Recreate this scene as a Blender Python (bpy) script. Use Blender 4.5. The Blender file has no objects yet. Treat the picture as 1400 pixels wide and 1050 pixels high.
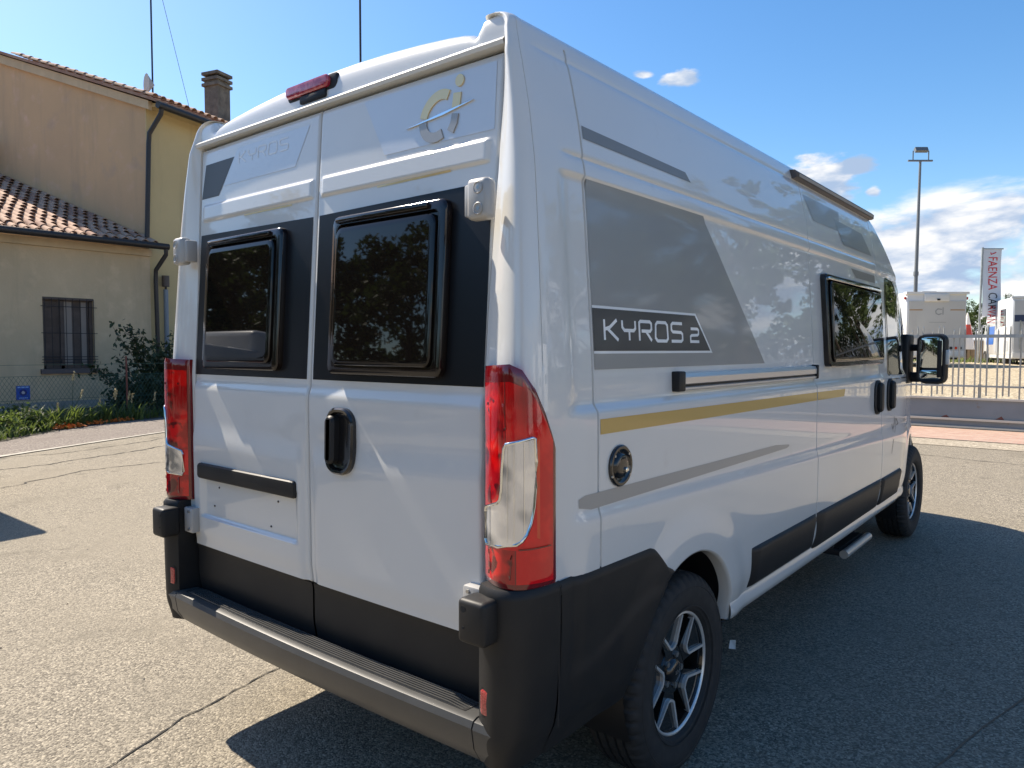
import bpy, bmesh, math, random
import numpy as np
from mathutils import Vector, Matrix, Euler
random.seed(7); rng = np.random.default_rng(11)
sc = bpy.context.scene
COL = sc.collection
R = math.radians

# ------------------------------------------------------------------ camera
yaw, pit, rol, F = 0.6844, -0.0481, 0.0015, 999.8
fw = Vector((-math.sin(yaw)*math.cos(pit), math.cos(yaw)*math.cos(pit), math.sin(pit)))
rt = Vector((math.cos(yaw), math.sin(yaw), 0)); up = rt.cross(fw)
r2 = rt*math.cos(rol)+up*math.sin(rol); u2 = up*math.cos(rol)-rt*math.sin(rol)
cd = bpy.data.cameras.new('camera'); cam = bpy.data.objects.new('camera', cd); COL.objects.link(cam)
m3 = Matrix((r2, u2, -fw)).transposed()
cam.matrix_world = Matrix.Translation((2.148, -1.410, 1.547)) @ m3.to_4x4()
cd.sensor_width = 36; cd.lens = F*36/1400; cd.clip_start = .05; cd.clip_end = 3000
sc.camera = cam

# ------------------------------------------------------------------ sky, sun, exposure
SUN_EL, SUN_AZ = R(47), math.atan2(-1, -.035)      # azimuth measured from +Y towards +X
SKY_STRENGTH, SUN_STRENGTH, EXPOSURE, CLOUD_LEVEL = .102, 5.0, .95, 5.6
sc.view_settings.view_transform = 'Standard'; sc.view_settings.look = 'None'
sc.view_settings.exposure = EXPOSURE; sc.view_settings.gamma = 1; sc.view_settings.use_curve_mapping = False
w = bpy.data.worlds.new('World'); sc.world = w; w.use_nodes = True
nt = w.node_tree; N = nt.nodes; LK = nt.links
sky = N.new('ShaderNodeTexSky'); sky.sky_type = 'NISHITA'; sky.sun_disc = False
sky.sun_elevation = SUN_EL; sky.sun_rotation = SUN_AZ; sky.ozone_density = 1.8; sky.air_density = 1.0; sky.dust_density = .6
def mth(op, a, b=None, c=None, clamp=False):
    n = N.new('ShaderNodeMath'); n.operation = op; n.use_clamp = clamp
    for i, v in enumerate((a, b, c)):
        if v is None: continue
        if isinstance(v, (int, float)): n.inputs[i].default_value = v
        else: LK.new(v, n.inputs[i])
    return n.outputs[0]
def vth(op, a, b):
    n = N.new('ShaderNodeVectorMath'); n.operation = op
    for i, v in enumerate((a, b)):
        if isinstance(v, (tuple, list)): n.inputs[i].default_value = v
        else: LK.new(v, n.inputs[i])
    return n
def sstep(x, a, b):
    n = N.new('ShaderNodeMapRange'); n.interpolation_type = 'SMOOTHSTEP'
    LK.new(x, n.inputs['Value']); n.inputs['From Min'].default_value = a; n.inputs['From Max'].default_value = b
    return n.outputs['Result']
def wnoise(vec, scale, det, rough=.55, dist=0):
    n = N.new('ShaderNodeTexNoise'); n.inputs['Scale'].default_value = scale; n.inputs['Detail'].default_value = det
    n.inputs['Roughness'].default_value = rough; n.inputs['Distortion'].default_value = dist
    LK.new(vec, n.inputs['Vector']); return n.outputs['Fac']
hs = N.new('ShaderNodeHueSaturation'); hs.inputs['Saturation'].default_value = 1.30; hs.inputs['Value'].default_value = 1.0
LK.new(sky.outputs[0], hs.inputs['Color'])
tc = N.new('ShaderNodeTexCoord'); D = tc.outputs['Generated']
sep = N.new('ShaderNodeSeparateXYZ'); LK.new(D, sep.inputs[0])
flat = vth('MULTIPLY', D, (1, 1, 2.6)).outputs[0]
n1 = wnoise(flat, 5.2, 10, .55, .25); n2 = wnoise(vth('ADD', flat, (0, 0, .05)).outputs[0], 5.2, 6, .5, .25)
# cloud bank low over the horizon, thinner towards the sun
side = mth('ADD', mth('MULTIPLY', sep.outputs['X'], .85), mth('MULTIPLY', sep.outputs['Y'], .35))
bank = mth('SUBTRACT', 1.0, sstep(sep.outputs['Z'], .13, .24))
bank = mth('MULTIPLY', bank, sstep(side, -.42, .12))
dens = mth('ADD', mth('MULTIPLY', bank, .56), mth('MULTIPLY', mth('SUBTRACT', n1, .5), mth('MULTIPLY_ADD', bank, 2.0, .6)))
# single clouds
def puff(px, py, rx, rz):
    d = (fw + r2*((px-700)/F) - u2*((py-525)/F)).normalized()
    q = vth('SUBTRACT', D, tuple(d)).outputs[0]
    q = vth('MULTIPLY', q, (1/rx, 1/rx, 1/rz)).outputs[0]
    ln = N.new('ShaderNodeVectorMath'); ln.operation = 'LENGTH'; LK.new(q, ln.inputs[0])
    return mth('SUBTRACT', 1.0, ln.outputs['Value'])
for (px, py, rx, rz, k) in ((1122, 246, .062, .045, 1.0), (1165, 228, .04, .018, .9), (932, 108, .035, .016, .8), (880, 102, .02, .008, .5), (1195, 262, .014, .010, .7)):
    pm = mth('MULTIPLY', puff(px, py, rx, rz), 1.15*k)
    pn = mth('ADD', pm, mth('MULTIPLY', mth('SUBTRACT', wnoise(flat, 16, 6, .6), .5), 1.5))
    pn = mth('MINIMUM', pn, mth('MULTIPLY', sstep(pm, -.45, .25), 2.0))
    dens = mth('MAXIMUM', dens, pn)
cov = sstep(dens, .22, .52)
shade = sstep(mth('ADD', mth('MULTIPLY', mth('SUBTRACT', n1, n2), 3.2), mth('MULTIPLY', wnoise(flat, 11, 6), .9)), .18, .72)
cc = N.new('ShaderNodeMix'); cc.data_type = 'RGBA'; LK.new(shade, cc.inputs[0])
cc.inputs[6].default_value = (.40*CLOUD_LEVEL, .52*CLOUD_LEVEL, .72*CLOUD_LEVEL, 1)
cc.inputs[7].default_value = (CLOUD_LEVEL, CLOUD_LEVEL*.99, CLOUD_LEVEL*.98, 1)
mx = N.new('ShaderNodeMix'); mx.data_type = 'RGBA'; LK.new(cov, mx.inputs[0])
LK.new(hs.outputs['Color'], mx.inputs[6]); LK.new(cc.outputs[2], mx.inputs[7])
bg = N['Background']; bg.inputs[1].default_value = SKY_STRENGTH; LK.new(mx.outputs[2], bg.inputs[0])
sd = Vector((math.sin(SUN_AZ)*math.cos(SUN_EL), math.cos(SUN_AZ)*math.cos(SUN_EL), math.sin(SUN_EL)))
sl = bpy.data.lights.new('sun', 'SUN'); sl.energy = SUN_STRENGTH; sl.angle = R(.53); sl.color = (1, .90, .76)
so = bpy.data.objects.new('sun', sl); COL.objects.link(so); so.rotation_euler = (-sd).to_track_quat('-Z', 'Y').to_euler(); so.location = sd*60

# ------------------------------------------------------------------ materials
def mat(name, col, rough=.5, metal=0, coat=0, coat_r=.03, spec=.5, noise=None, bump=None, trans=0, ior=1.45, alpha=1, grain=None, emis=None):
    """noise=(scale, col2, detail, lo, hi)  bump=(scale, strength, distance, detail)"""
    m = bpy.data.materials.new(name); m.use_nodes = True; nt = m.node_tree; b = nt.nodes['Principled BSDF']
    b.inputs['Base Color'].default_value = (*col, 1); b.inputs['Roughness'].default_value = rough; b.inputs['Metallic'].default_value = metal
    b.inputs['Coat Weight'].default_value = coat; b.inputs['Coat Roughness'].default_value = coat_r
    b.inputs['Specular IOR Level'].default_value = spec; b.inputs['IOR'].default_value = ior
    b.inputs['Transmission Weight'].default_value = trans; b.inputs['Alpha'].default_value = alpha
    tcn = nt.nodes.new('ShaderNodeTexCoord'); out = tcn.outputs['Object']
    cur = None
    for ns in ([] if noise is None else (noise if isinstance(noise, list) else [noise])):
        n = nt.nodes.new('ShaderNodeTexNoise'); n.inputs['Scale'].default_value = ns[0]; n.inputs['Detail'].default_value = ns[2]; n.inputs['Roughness'].default_value = .6
        nt.links.new(out, n.inputs['Vector'])
        r = nt.nodes.new('ShaderNodeMapRange'); r.inputs['From Min'].default_value = ns[3]; r.inputs['From Max'].default_value = ns[4]
        nt.links.new(n.outputs['Fac'], r.inputs['Value'])
        mm = nt.nodes.new('ShaderNodeMix'); mm.data_type = 'RGBA'; nt.links.new(r.outputs[0], mm.inputs[0])
        if cur is None: mm.inputs[6].default_value = (*col, 1)
        else: nt.links.new(cur, mm.inputs[6])
        mm.inputs[7].default_value = (*ns[1], 1); cur = mm.outputs[2]
    if cur is not None: nt.links.new(cur, b.inputs['Base Color'])
    if bump:
        n = nt.nodes.new('ShaderNodeTexNoise'); n.inputs['Scale'].default_value = bump[0]; n.inputs['Detail'].default_value = bump[3]; nt.links.new(out, n.inputs['Vector'])
        bp = nt.nodes.new('ShaderNodeBump'); bp.inputs['Strength'].default_value = bump[1]; bp.inputs['Distance'].default_value = bump[2]
        nt.links.new(n.outputs['Fac'], bp.inputs['Height']); nt.links.new(bp.outputs[0], b.inputs['Normal'])
    if emis: b.inputs['Emission Color'].default_value = (*emis[:3], 1); b.inputs['Emission Strength'].default_value = emis[3]
    return m
M = {}
M['paint'] = mat('white_paint', (.70, .69, .655), .30, 0, 1.0, .02, noise=[(1.3, (.67, .66, .625), 3, .45, .75), (7, (.63, .61, .57), 6, .64, .85)], bump=(2.2, .05, .004, 1))
M['paint_door'] = mat('white_door_paint', (.665, .655, .62), .32, 0, 1.0, .025, noise=[(1.7, (.635, .625, .595), 3, .45, .75), (7, (.60, .585, .55), 6, .64, .85)], bump=(2.2, .05, .004, 1))
M['seal'] = mat('rubber_seal', (.05, .05, .05), .7)
M['shadow_gap'] = mat('dark_gap', (.02, .02, .02), .9)
M['plastic'] = mat('black_textured_plastic', (.016, .016, .0165), .50, spec=.35, noise=[(6, (.022, .021, .020), 4, .4, .7)], bump=(900, .25, .0006, 2))
M['plastic_step'] = mat('grey_step_plastic', (.060, .059, .056), .33, noise=[(9, (.072, .070, .067), 4, .4, .7)], bump=(700, .15, .0006, 2))
M['gloss_black'] = mat('gloss_black', (.012, .011, .011), .12, coat=.6)
M['black'] = mat('matt_black', (.012, .012, .013), .55)
M['foil'] = mat('black_foil', (.010, .010, .012), .28, spec=.35, bump=(3, .05, .003, 1))
M['frame'] = mat('dark_window_frame', (.010, .006, .005), .10, coat=.3)
M['pane'] = mat('tinted_acrylic', (.008, .006, .005), .02, spec=.5)
M['glass'] = mat('dark_glass', (.012, .016, .015), .02, coat=1, coat_r=.0)
M['silver'] = mat('silver_foil', (.33, .325, .31), .36, .15, coat=.6, coat_r=.05)
M['stripe_grey'] = mat('grey_foil_and_reflection', (.36, .35, .33), .36, .1, coat=.5, coat_r=.05)
M['hinge_grey'] = mat('hinge_paint', (.40, .39, .37), .4, coat=.4)
M['silver_light'] = mat('pale_silver_foil', (.60, .61, .62), .35, .25, coat=.6, coat_r=.05)
M['anthracite'] = mat('anthracite_foil', (.065, .062, .057), .5, .0, coat=.2, coat_r=.1)
M['bronze'] = mat('bronze_grey_foil', (.23, .215, .19), .4, .1, coat=.3, coat_r=.05)
M['gold'] = mat('ochre_foil', (.60, .38, .10), .45, .0, coat=.35, coat_r=.05)
M['gold_pale'] = mat('pale_gold_foil', (.80, .62, .32), .3, .3, coat=.6)
M['white_foil'] = mat('white_foil', (.82, .82, .80), .4, coat=.5)
M['chrome'] = mat('chrome', (.82, .82, .80), .10, 1)
M['alu'] = mat('brushed_aluminium', (.72, .70, .66), .30, .6)
M['red'] = mat('red_lens', (.68, .002, .006), .10, coat=.6, coat_r=.01, noise=[(9, (.85, .010, .010), 3, .45, .62), (5, (.34, .001, .004), 2, .5, .7)], bump=(60, .15, .002, 2))
M['red_dark'] = mat('dark_red_lens', (.16, .003, .006), .12, coat=1, coat_r=.01)
M['red_orange'] = mat('orange_red_lens', (.75, .06, .015), .12, coat=1, coat_r=.01)
M['clear'] = mat('clear_lens', (.72, .73, .75), .13, .75, coat=1, coat_r=.0, noise=[(7, (.20, .22, .25), 2, .48, .62), (19, (.85, .85, .85), 1, .52, .62)])  # grey patches imitate the inner structure and dark reflections of the lens
M['red_deep'] = mat('deep_red_lens', (.40, .001, .004), .08, coat=.7, coat_r=.0, noise=[(11, (.75, .006, .006), 2, .50, .60), (16, (.12, .0, .002), 2, .55, .62)])
M['reflector'] = mat('red_reflector', (.34, .02, .02), .2, coat=1, noise=(220, (.5, .05, .05), 1, .4, .6))
M['rubber'] = mat('tyre_rubber', (.022, .022, .022), .75, noise=(30, (.032, .031, .030), 4, .45, .7))
M['bolt'] = mat('wheel_bolt_steel', (.45, .45, .44), .35, .9)
M['dark_metal'] = mat('dark_metal', (.05, .05, .055), .5, .6)
M['amber'] = mat('amber_lens', (.75, .72, .66), .2, coat=1)

def wave_bump(m, scale, strength, dist, axis='Z'):
    nt = m.node_tree; tcn = nt.nodes.new('ShaderNodeTexCoord'); wv = nt.nodes.new('ShaderNodeTexWave'); wv.bands_direction = axis; wv.inputs['Scale'].default_value = scale
    nt.links.new(tcn.outputs['Object'], wv.inputs['Vector']); bp = nt.nodes.new('ShaderNodeBump'); bp.inputs['Strength'].default_value = strength; bp.inputs['Distance'].default_value = dist
    nt.links.new(wv.outputs['Fac'], bp.inputs['Height']); nt.links.new(bp.outputs[0], nt.nodes['Principled BSDF'].inputs['Normal'])

def streaks(m, col, lo=.52, hi=.80, sc_=2.2):
    nt = m.node_tree; b = nt.nodes['Principled BSDF']; src = b.inputs['Base Color'].links[0].from_socket
    tcn = nt.nodes.new('ShaderNodeTexCoord'); mp = nt.nodes.new('ShaderNodeMapping'); mp.inputs['Scale'].default_value = (1, 1, .12); nt.links.new(tcn.outputs['Object'], mp.inputs['Vector'])
    n = nt.nodes.new('ShaderNodeTexNoise'); n.inputs['Scale'].default_value = sc_; n.inputs['Detail'].default_value = 8; n.inputs['Roughness'].default_value = .65; nt.links.new(mp.outputs[0], n.inputs['Vector'])
    r = nt.nodes.new('ShaderNodeMapRange'); r.inputs['From Min'].default_value = lo; r.inputs['From Max'].default_value = hi; nt.links.new(n.outputs['Fac'], r.inputs['Value'])
    x = nt.nodes.new('ShaderNodeMix'); x.data_type = 'RGBA'; nt.links.new(r.outputs[0], x.inputs[0]); nt.links.new(src, x.inputs[6]); x.inputs[7].default_value = (*col, 1); nt.links.new(x.outputs[2], b.inputs['Base Color'])
# ------------------------------------------------------------------ helpers
def link(o, parent=None):
    COL.objects.link(o)
    if parent is not None:
        o.parent = parent
        if parent.get('_loc') is not None:
            o.matrix_parent_inverse = Matrix.Translation(-Vector(parent['_loc']))
    return o
def mesh(name, V, Fc, m, parent=None, smooth=True, mi=None, sharp=None):
    me = bpy.data.meshes.new(name); me.from_pydata([tuple(map(float, v)) for v in V], [], [tuple(map(int, f)) for f in Fc])
    for k in (m if isinstance(m, (list, tuple)) else [m]): me.materials.append(M[k] if isinstance(k, str) else k)
    if mi is not None: me.polygons.foreach_set('material_index', np.asarray(mi, dtype=np.int32))
    me.polygons.foreach_set('use_smooth', [smooth]*len(me.polygons))
    me.update()
    if smooth and sharp: me.set_sharp_from_angle(angle=R(sharp))
    return link(bpy.data.objects.new(name, me), parent)
def thing(name, label, cat, loc, group=None, rz=0, local=False):
    o = bpy.data.objects.new(name, None); COL.objects.link(o); o.location = loc; o.rotation_euler = (0, 0, rz); o.empty_display_size = .2
    o['label'] = label; o['category'] = cat
    if group: o['group'] = group
    if not local: o['_loc'] = tuple(loc)
    return o
def tag(o, label, cat, group=None):
    o['label'] = label; o['category'] = cat
    if group: o['group'] = group
    return o
def structure(o): o['kind'] = 'structure'; return o
def from_bm(name, bm, m, parent=None, smooth=False, sharp=40):
    me = bpy.data.meshes.new(name); bm.to_mesh(me); bm.free()
    for k in (m if isinstance(m, (list, tuple)) else [m]): me.materials.append(M[k] if isinstance(k, str) else k)
    if smooth:
        me.polygons.foreach_set('use_smooth', [True]*len(me.polygons)); me.set_sharp_from_angle(angle=R(sharp))
    return link(bpy.data.objects.new(name, me), parent)
def bbox(bm, x0, x1, y0, y1, z0, z1, bev=0, seg=2, mtx=None, mi=0):
    r = bmesh.ops.create_cube(bm, size=1); vs = r['verts']
    for v in vs: v.co = Vector(((x0+x1)/2+v.co.x*(x1-x0), (y0+y1)/2+v.co.y*(y1-y0), (z0+z1)/2+v.co.z*(z1-z0)))
    fs = list({f for v in vs for f in v.link_faces})
    if bev:
        es = list({e for v in vs for e in v.link_edges}); rr = bmesh.ops.bevel(bm, geom=es, offset=bev, segments=seg, affect='EDGES', profile=.5)
        vs = list({v for f in rr['faces'] for v in f.verts} | {v for v in vs if v.is_valid}); fs = [f for f in {f for v in vs for f in v.link_faces}]
    if mtx is not None:
        for v in vs: v.co = mtx @ v.co
    for f in fs: f.material_index = mi
    return vs
def box(name, x0, x1, y0, y1, z0, z1, m, parent=None, bev=0, seg=2, mtx=None):
    bm = bmesh.new(); bbox(bm, x0, x1, y0, y1, z0, z1, bev, seg, mtx); return from_bm(name, bm, m, parent, bev > 0, 35)
def tube(bm, pts, r, n=8, cap=True, mi=0):
    P = [Vector(p) for p in pts]; rings = []; rr = r if isinstance(r, (list, tuple)) else [r]*len(P)
    ref = Vector((0, 0, 1)) if abs((P[1]-P[0]).normalized().z) < .9 else Vector((1, 0, 0))
    for i, p in enumerate(P):
        t = (P[min(i+1, len(P)-1)]-P[max(i-1, 0)]).normalized(); a = t.cross(ref).normalized(); b = a.cross(t).normalized()
        rings.append([bm.verts.new(p+(a*math.cos(2*math.pi*k/n)+b*math.sin(2*math.pi*k/n))*rr[i]) for k in range(n)])
    for A, B in zip(rings, rings[1:]):
        for k in range(n):
            f = bm.faces.new((A[k], A[(k+1) % n], B[(k+1) % n], B[k])); f.material_index = mi
    if cap:
        bm.faces.new(list(reversed(rings[0]))).material_index = mi; bm.faces.new(rings[-1]).material_index = mi
def tube_obj(name, pts, r, m, parent=None, n=8): 
    bm = bmesh.new(); tube(bm, pts, r, n); return from_bm(name, bm, m, parent, True, 60)
def grid_idx(nu, nv, keep=None):
    f = []
    for i in range(nu-1):
        for j in range(nv-1):
            if keep is None or keep[i, j]: f.append((i*nv+j, (i+1)*nv+j, (i+1)*nv+j+1, i*nv+j+1))
    return f
def rrect(u0, u1, v0, v1, r, n=6):
    P = []
    for (cx, cy, a0) in ((u1-r, v1-r, 0), (u0+r, v1-r, 90), (u0+r, v0+r, 180), (u1-r, v0+r, 270)):
        for k in range(n+1):
            a = R(a0+90*k/n); P.append((cx+r*math.cos(a), cy+r*math.sin(a)))
    return P
def rings(name, RS, fn, m, parent, cap=True, smooth=True, sharp=32, capmi=None):
    """RS: list of (outline, h); fn(u,v,h)->xyz"""
    V = []; Fc = []; n = len(RS[0][0])
    for P, h in RS: V += [fn(u, v, h) for u, v in P]
    for i in range(len(RS)-1):
        for k in range(n): Fc.append((i*n+k, i*n+(k+1) % n, (i+1)*n+(k+1) % n, (i+1)*n+k))
    if cap: Fc.append(tuple((len(RS)-1)*n+k for k in range(n)))
    o = mesh(name, V, Fc, m, parent, smooth, None, sharp)
    return o
def fix_normals(o):
    bm = bmesh.new(); bm.from_mesh(o.data); bmesh.ops.recalc_face_normals(bm, faces=bm.faces); bm.to_mesh(o.data); bm.free(); return o
def clip_poly(poly, a, v, sgn):
    out = []
    for i in range(len(poly)):
        p, q = poly[i], poly[(i+1) % len(poly)]; dp = (p[a]-v)*sgn; dq = (q[a]-v)*sgn
        if dp >= 0: out.append(p)
        if (dp > 0 and dq < 0) or (dp < 0 and dq > 0):
            t = dp/(dp-dq); out.append(tuple(p[k]+(q[k]-p[k])*t for k in range(2)))
    return out
def decal(name, poly, fn, m, parent, step=.03, label=None):
    """cut a flat outline into small cells and lay them on the surface fn(u,v)->xyz"""
    us = [p[0] for p in poly]; vs = [p[1] for p in poly]; V = []; Fc = []; seen = {}
    def vid(p):
        k = (round(p[0], 5), round(p[1], 5))
        if k not in seen: seen[k] = len(V); V.append(fn(p[0], p[1]))
        return seen[k]
    for i in range(int((max(us)-min(us))/step)+1):
        a = min(us)+i*step; q = clip_poly(clip_poly(poly, 0, a, 1), 0, a+step, -1)
        if len(q) < 3: continue
        for j in range(int((max(vs)-min(vs))/step)+1):
            b = min(vs)+j*step; c = clip_poly(clip_poly(q, 1, b, 1), 1, b+step, -1)
            if len(c) < 3: continue
            ids = [vid(p) for p in c]; ids = [x for k, x in enumerate(ids) if x != ids[k-1]]
            if len(set(ids)) >= 3 and len(set(ids)) == len(ids): Fc.append(ids)
    o = mesh(name, V, Fc, m, parent, True)
    if label: o['label'] = label
    return o
def ribbon(paths, wd):
    """thick polylines -> list of quads in 2-D (mitred)"""
    Q = []
    for P in paths:
        closed = P[0] == P[-1] and len(P) > 2; P = P[:-1] if closed else P; n = len(P); L = []; Rr = []
        for i in range(n):
            p = Vector(P[i]); a = Vector(P[i-1]) if (i > 0 or closed) else None; b = Vector(P[(i+1) % n]) if (i < n-1 or closed) else None
            d1 = (p-a).normalized() if a is not None else None; d2 = (b-p).normalized() if b is not None else None
            d1 = d1 or d2; d2 = d2 or d1; n1 = Vector((-d1.y, d1.x)); n2 = Vector((-d2.y, d2.x)); mm = (n1+n2); mm = mm/max(mm.length_squared, .5)*2 if mm.length > 1e-6 else n1
            mm = mm*(wd/2); L.append((p+mm)); Rr.append((p-mm))
        for i in range(n if closed else n-1):
            j = (i+1) % n; Q.append([tuple(L[i]), tuple(Rr[i]), tuple(Rr[j]), tuple(L[j])])
    return Q
def quads_on(name, Q, fn, m, parent):
    V = []; Fc = []
    for q in Q:
        Fc.append(tuple(range(len(V), len(V)+len(q)))); V += [fn(*p) for p in q]
    return mesh(name, V, Fc, m, parent, False)

# ---- surface functions of the van
_zt=np.arange(.1,2.62,.005)
_wz=[.1,.45,.5,.56,.65,.8,1.0,1.3,1.45,1.6,1.92,2.05,2.2,2.34,2.43,2.7]
_wx=[.93,.965,.972,.982,.990,.995,.992,.990,.987,.978,.955,.944,.921,.891,.866,.78]
_wt=np.convolve(np.pad(np.interp(_zt,_wz,_wx),8,mode='edge'),np.hanning(19)[1:-1]/np.hanning(19).sum(),'valid')
def W(z): return np.interp(z,_zt,_wt)
def S(x,a,b):
    t=np.clip((x-a)/(b-a),0,1); return t*t*(3-2*t)
def barrel(Y): return .020*(1-np.clip(np.abs((Y-2.9)/2.7),0,1)**2)
RA=(1.0,.44,.385); FA=(5.04,.47,.41)
def relief(Y,z):
    Y=np.asarray(Y,float); z=np.asarray(z,float)
    m=S(Y,.275,.30)*S(z,1.362,1.392)*(1-S(z,2.035,2.055))
    r=-.011*m
    r=r+.006*(1-S(z,1.350,1.384))*S(z,.6,1.1)*S(Y,.24,.34)
    r=r-.005*np.exp(-((z-2.103)/.006)**2)*S(Y,.28,.32)
    r=r-.004*np.exp(-((z-2.392)/.007)**2)*S(Y,.2,.3)
    f=np.clip((Y-.3)/3.3,0,1.3)
    zc=1.090-.050*f; zd=1.050-.095*f
    r=r+.010*(1-S(z,zd,zc))*S(Y,.25,.32)*S(z,.50,.62)
    for (cy,cz,R) in (RA,FA):
        d=np.hypot(Y-cy,z-cz)
        r=r+.011*(1-S(d,R+.05,R+.17))
    return r
def narrow(Y):
    Y=np.asarray(Y,float)
    t=np.clip((Y-4.9)/1.12,0,1)
    return (1-.10*S(Y,4.3,5.4))*(1-t**3.4)**.42
def side_x(Y,z):
    return (W(z)+barrel(Y)+relief(Y,z))*narrow(Y)
def Yd(z): return np.interp(z,[0,1.45,2.36,2.5],[.113,.113,.171,.21])
def xd(z): return .806+.026*S(np.asarray(z,float),1.5,2.45)+.006*S(-np.asarray(z,float),-1.5,-.8)
def bez(s,P0,P1,P2,P3):
    return tuple((1-s)**3*a+3*(1-s)**2*s*b+3*(1-s)*s*s*c+s**3*d for a,b,c,d in zip(P0,P1,P2,P3))
def corner(s,z,w=None):
    "pillar outline: s 0 at door edge .. 1 at body side (Y=.2)"
    w=W(z) if w is None else w
    w=w+.0  
    x0=np.minimum(xd(z),w-.05); y=Yd(z)
    return bez(s,(x0,y+.004),(w-.03,y-.05),(w,y-.035),(w,.20+0*z))
def lampc(s,z):
    w=W(z)+.006
    return bez(s,(.820+0*z,.100+0*z),(.92+0*z,.018+0*z),(w,.035+0*z),(w,.195+0*z))
def rib(z): return S(z,2.066,2.078)*(1-S(z,2.128,2.142))
def door_y(X,z):
    "outer face of the rear doors"
    X=np.asarray(X,float); z=np.asarray(z,float); ax=np.abs(X)
    y=Yd(z)+.006*(ax/.8)**2
    inb=S(ax,.02,.035)*(1-S(ax,.775,.79))
    y=y-.008*rib(z)*inb
    y=y-.012*(1-S(z,1.375,1.425))*(1-.35*S(1.3-z,0,.5))
    y=y+.006*(1-S(z,.74,.80))
    y=y-.009*(1-S(z,1.13+.05*ax,1.22+.05*ax))*S(ax,.02,.05)
    # plate recess on the left door
    m=S(X,-.742,-.732)*(1-S(X,-.075,-.065))*S(z,.850,.862)*(1-S(z,1.035,1.045))
    y=y+.016*m
    return y

# ================================================================== the campervan
VAN = thing('campervan', 'white high-roof campervan parked with its twin rear doors and kerb side towards us', 'campervan', (0, 2.9, .03))

ZS_Y = [0, 3.72, 3.9, 4.1, 4.35, 4.7, 5.0, 5.2, 5.35, 5.6, 5.8, 5.92, 6.0, 6.1]
ZS_Z = [2.43, 2.43, 2.36, 2.245, 2.07, 1.80, 1.53, 1.33, 1.21, 1.10, .99, .88, .74, .6]
_yt = np.arange(0, 6.2, .01); _zs = np.interp(_yt, ZS_Y, ZS_Z); _k = np.hanning(17)[1:-1]; _k /= _k.sum()
_zs = np.convolve(np.pad(_zs, 7, mode='edge'), _k, 'valid')
def Zs(Y): return np.interp(Y, _yt, _zs)
TOP = [(.868, 2.43), (.864, 2.446), (.856, 2.460), (.845, 2.470), (.83, 2.478), (.81, 2.483), (.785, 2.484), (.755, 2.482), (.735, 2.477), (.725, 2.462), (.715, 2.448),
       (.70, 2.446), (.692, 2.456), (.675, 2.470), (.64, 2.482), (.58, 2.493), (.45, 2.509), (.30, 2.522), (.15, 2.530), (0, 2.533)]
def roof_z(x): return np.interp(abs(x), [t[0] for t in TOP[::-1]], [t[1] for t in TOP[::-1]])
zrow = sorted(set([round(z, 4) for z in np.arange(.46, 2.431, .0145)] + [1.35, 1.357, 1.364, 1.371, 1.378, 1.385, 2.035, 2.042, 2.05, 2.057, 2.097, 2.103, 2.109, 2.385, 2.392, 2.399, 2.43]))
zrow = np.array(zrow); NZ = len(zrow); u_row = (zrow-.46)/(2.43-.46)
SEAMS = [(.398, .50, 2.47), (2.41, .50, 2.47), (3.775, .50, 2.47)]
ys = list(np.arange(.20, 5.98, .022)) + [5.985, 5.999]
for s, _, _ in SEAMS:
    ys = [y for y in ys if abs(y-s) > .009] + [s-.005, s-.0022, s+.0022, s+.005]
ys = np.array(sorted(ys)); NY = len(ys); YH = float(ys[np.argmin(abs(ys-.35))])
V = np.zeros((NY, NZ+len(TOP), 3))
for i, y in enumerate(ys):
    zs = .46+u_row*(Zs(y)-.46); x = side_x(y, zs)
    V[i, :NZ, 0] = x; V[i, :NZ, 1] = y; V[i, :NZ, 2] = zs
    xs = x[-1]; dz = Zs(y)
    for k, (tx, tz) in enumerate(TOP):
        V[i, NZ+k] = (xs*tx/.868, y, dz+(tz-2.43)*(1 if y < 4 else max(.35, 1-(y-4)*.7)) + (0 if y < 3.8 else .10*S(y, 3.9, 4.6)*(1-(tx/.868)**2)))
    for s, z0, z1 in SEAMS:
        if abs(y-s) < .003: V[i, :NZ, 0] -= .009*((zs > z0) & (zs < z1))
# the roof gutter edge bends the last rows in; cut wheel arches and snap their rims
def snap(Vg):
    keep = np.ones((Vg.shape[0]-1, Vg.shape[1]-1), bool)
    for cy, cz, rr in (RA, FA):
        d = np.hypot(Vg[..., 1]-cy, Vg[..., 2]-cz); ins = d < rr; out = ~ins
        nb = np.zeros_like(out); nb[1:] |= out[:-1]; nb[:-1] |= out[1:]; o2 = nb.copy(); nb[:, 1:] |= out[:, :-1]; nb[:, :-1] |= out[:, 1:]; nb[:, 1:] |= o2[:, :-1]; nb[:, :-1] |= o2[:, 1:]
        keep &= out[:-1, :-1] | out[1:, :-1] | out[1:, 1:] | out[:-1, 1:]
        mv = ins & nb; k = np.where(mv, rr/np.maximum(d, 1e-6), 1)
        Vg[..., 1] = cy+(Vg[..., 1]-cy)*k; Vg[..., 2] = cz+(Vg[..., 2]-cz)*k
    return keep
keep = snap(V)
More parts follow.
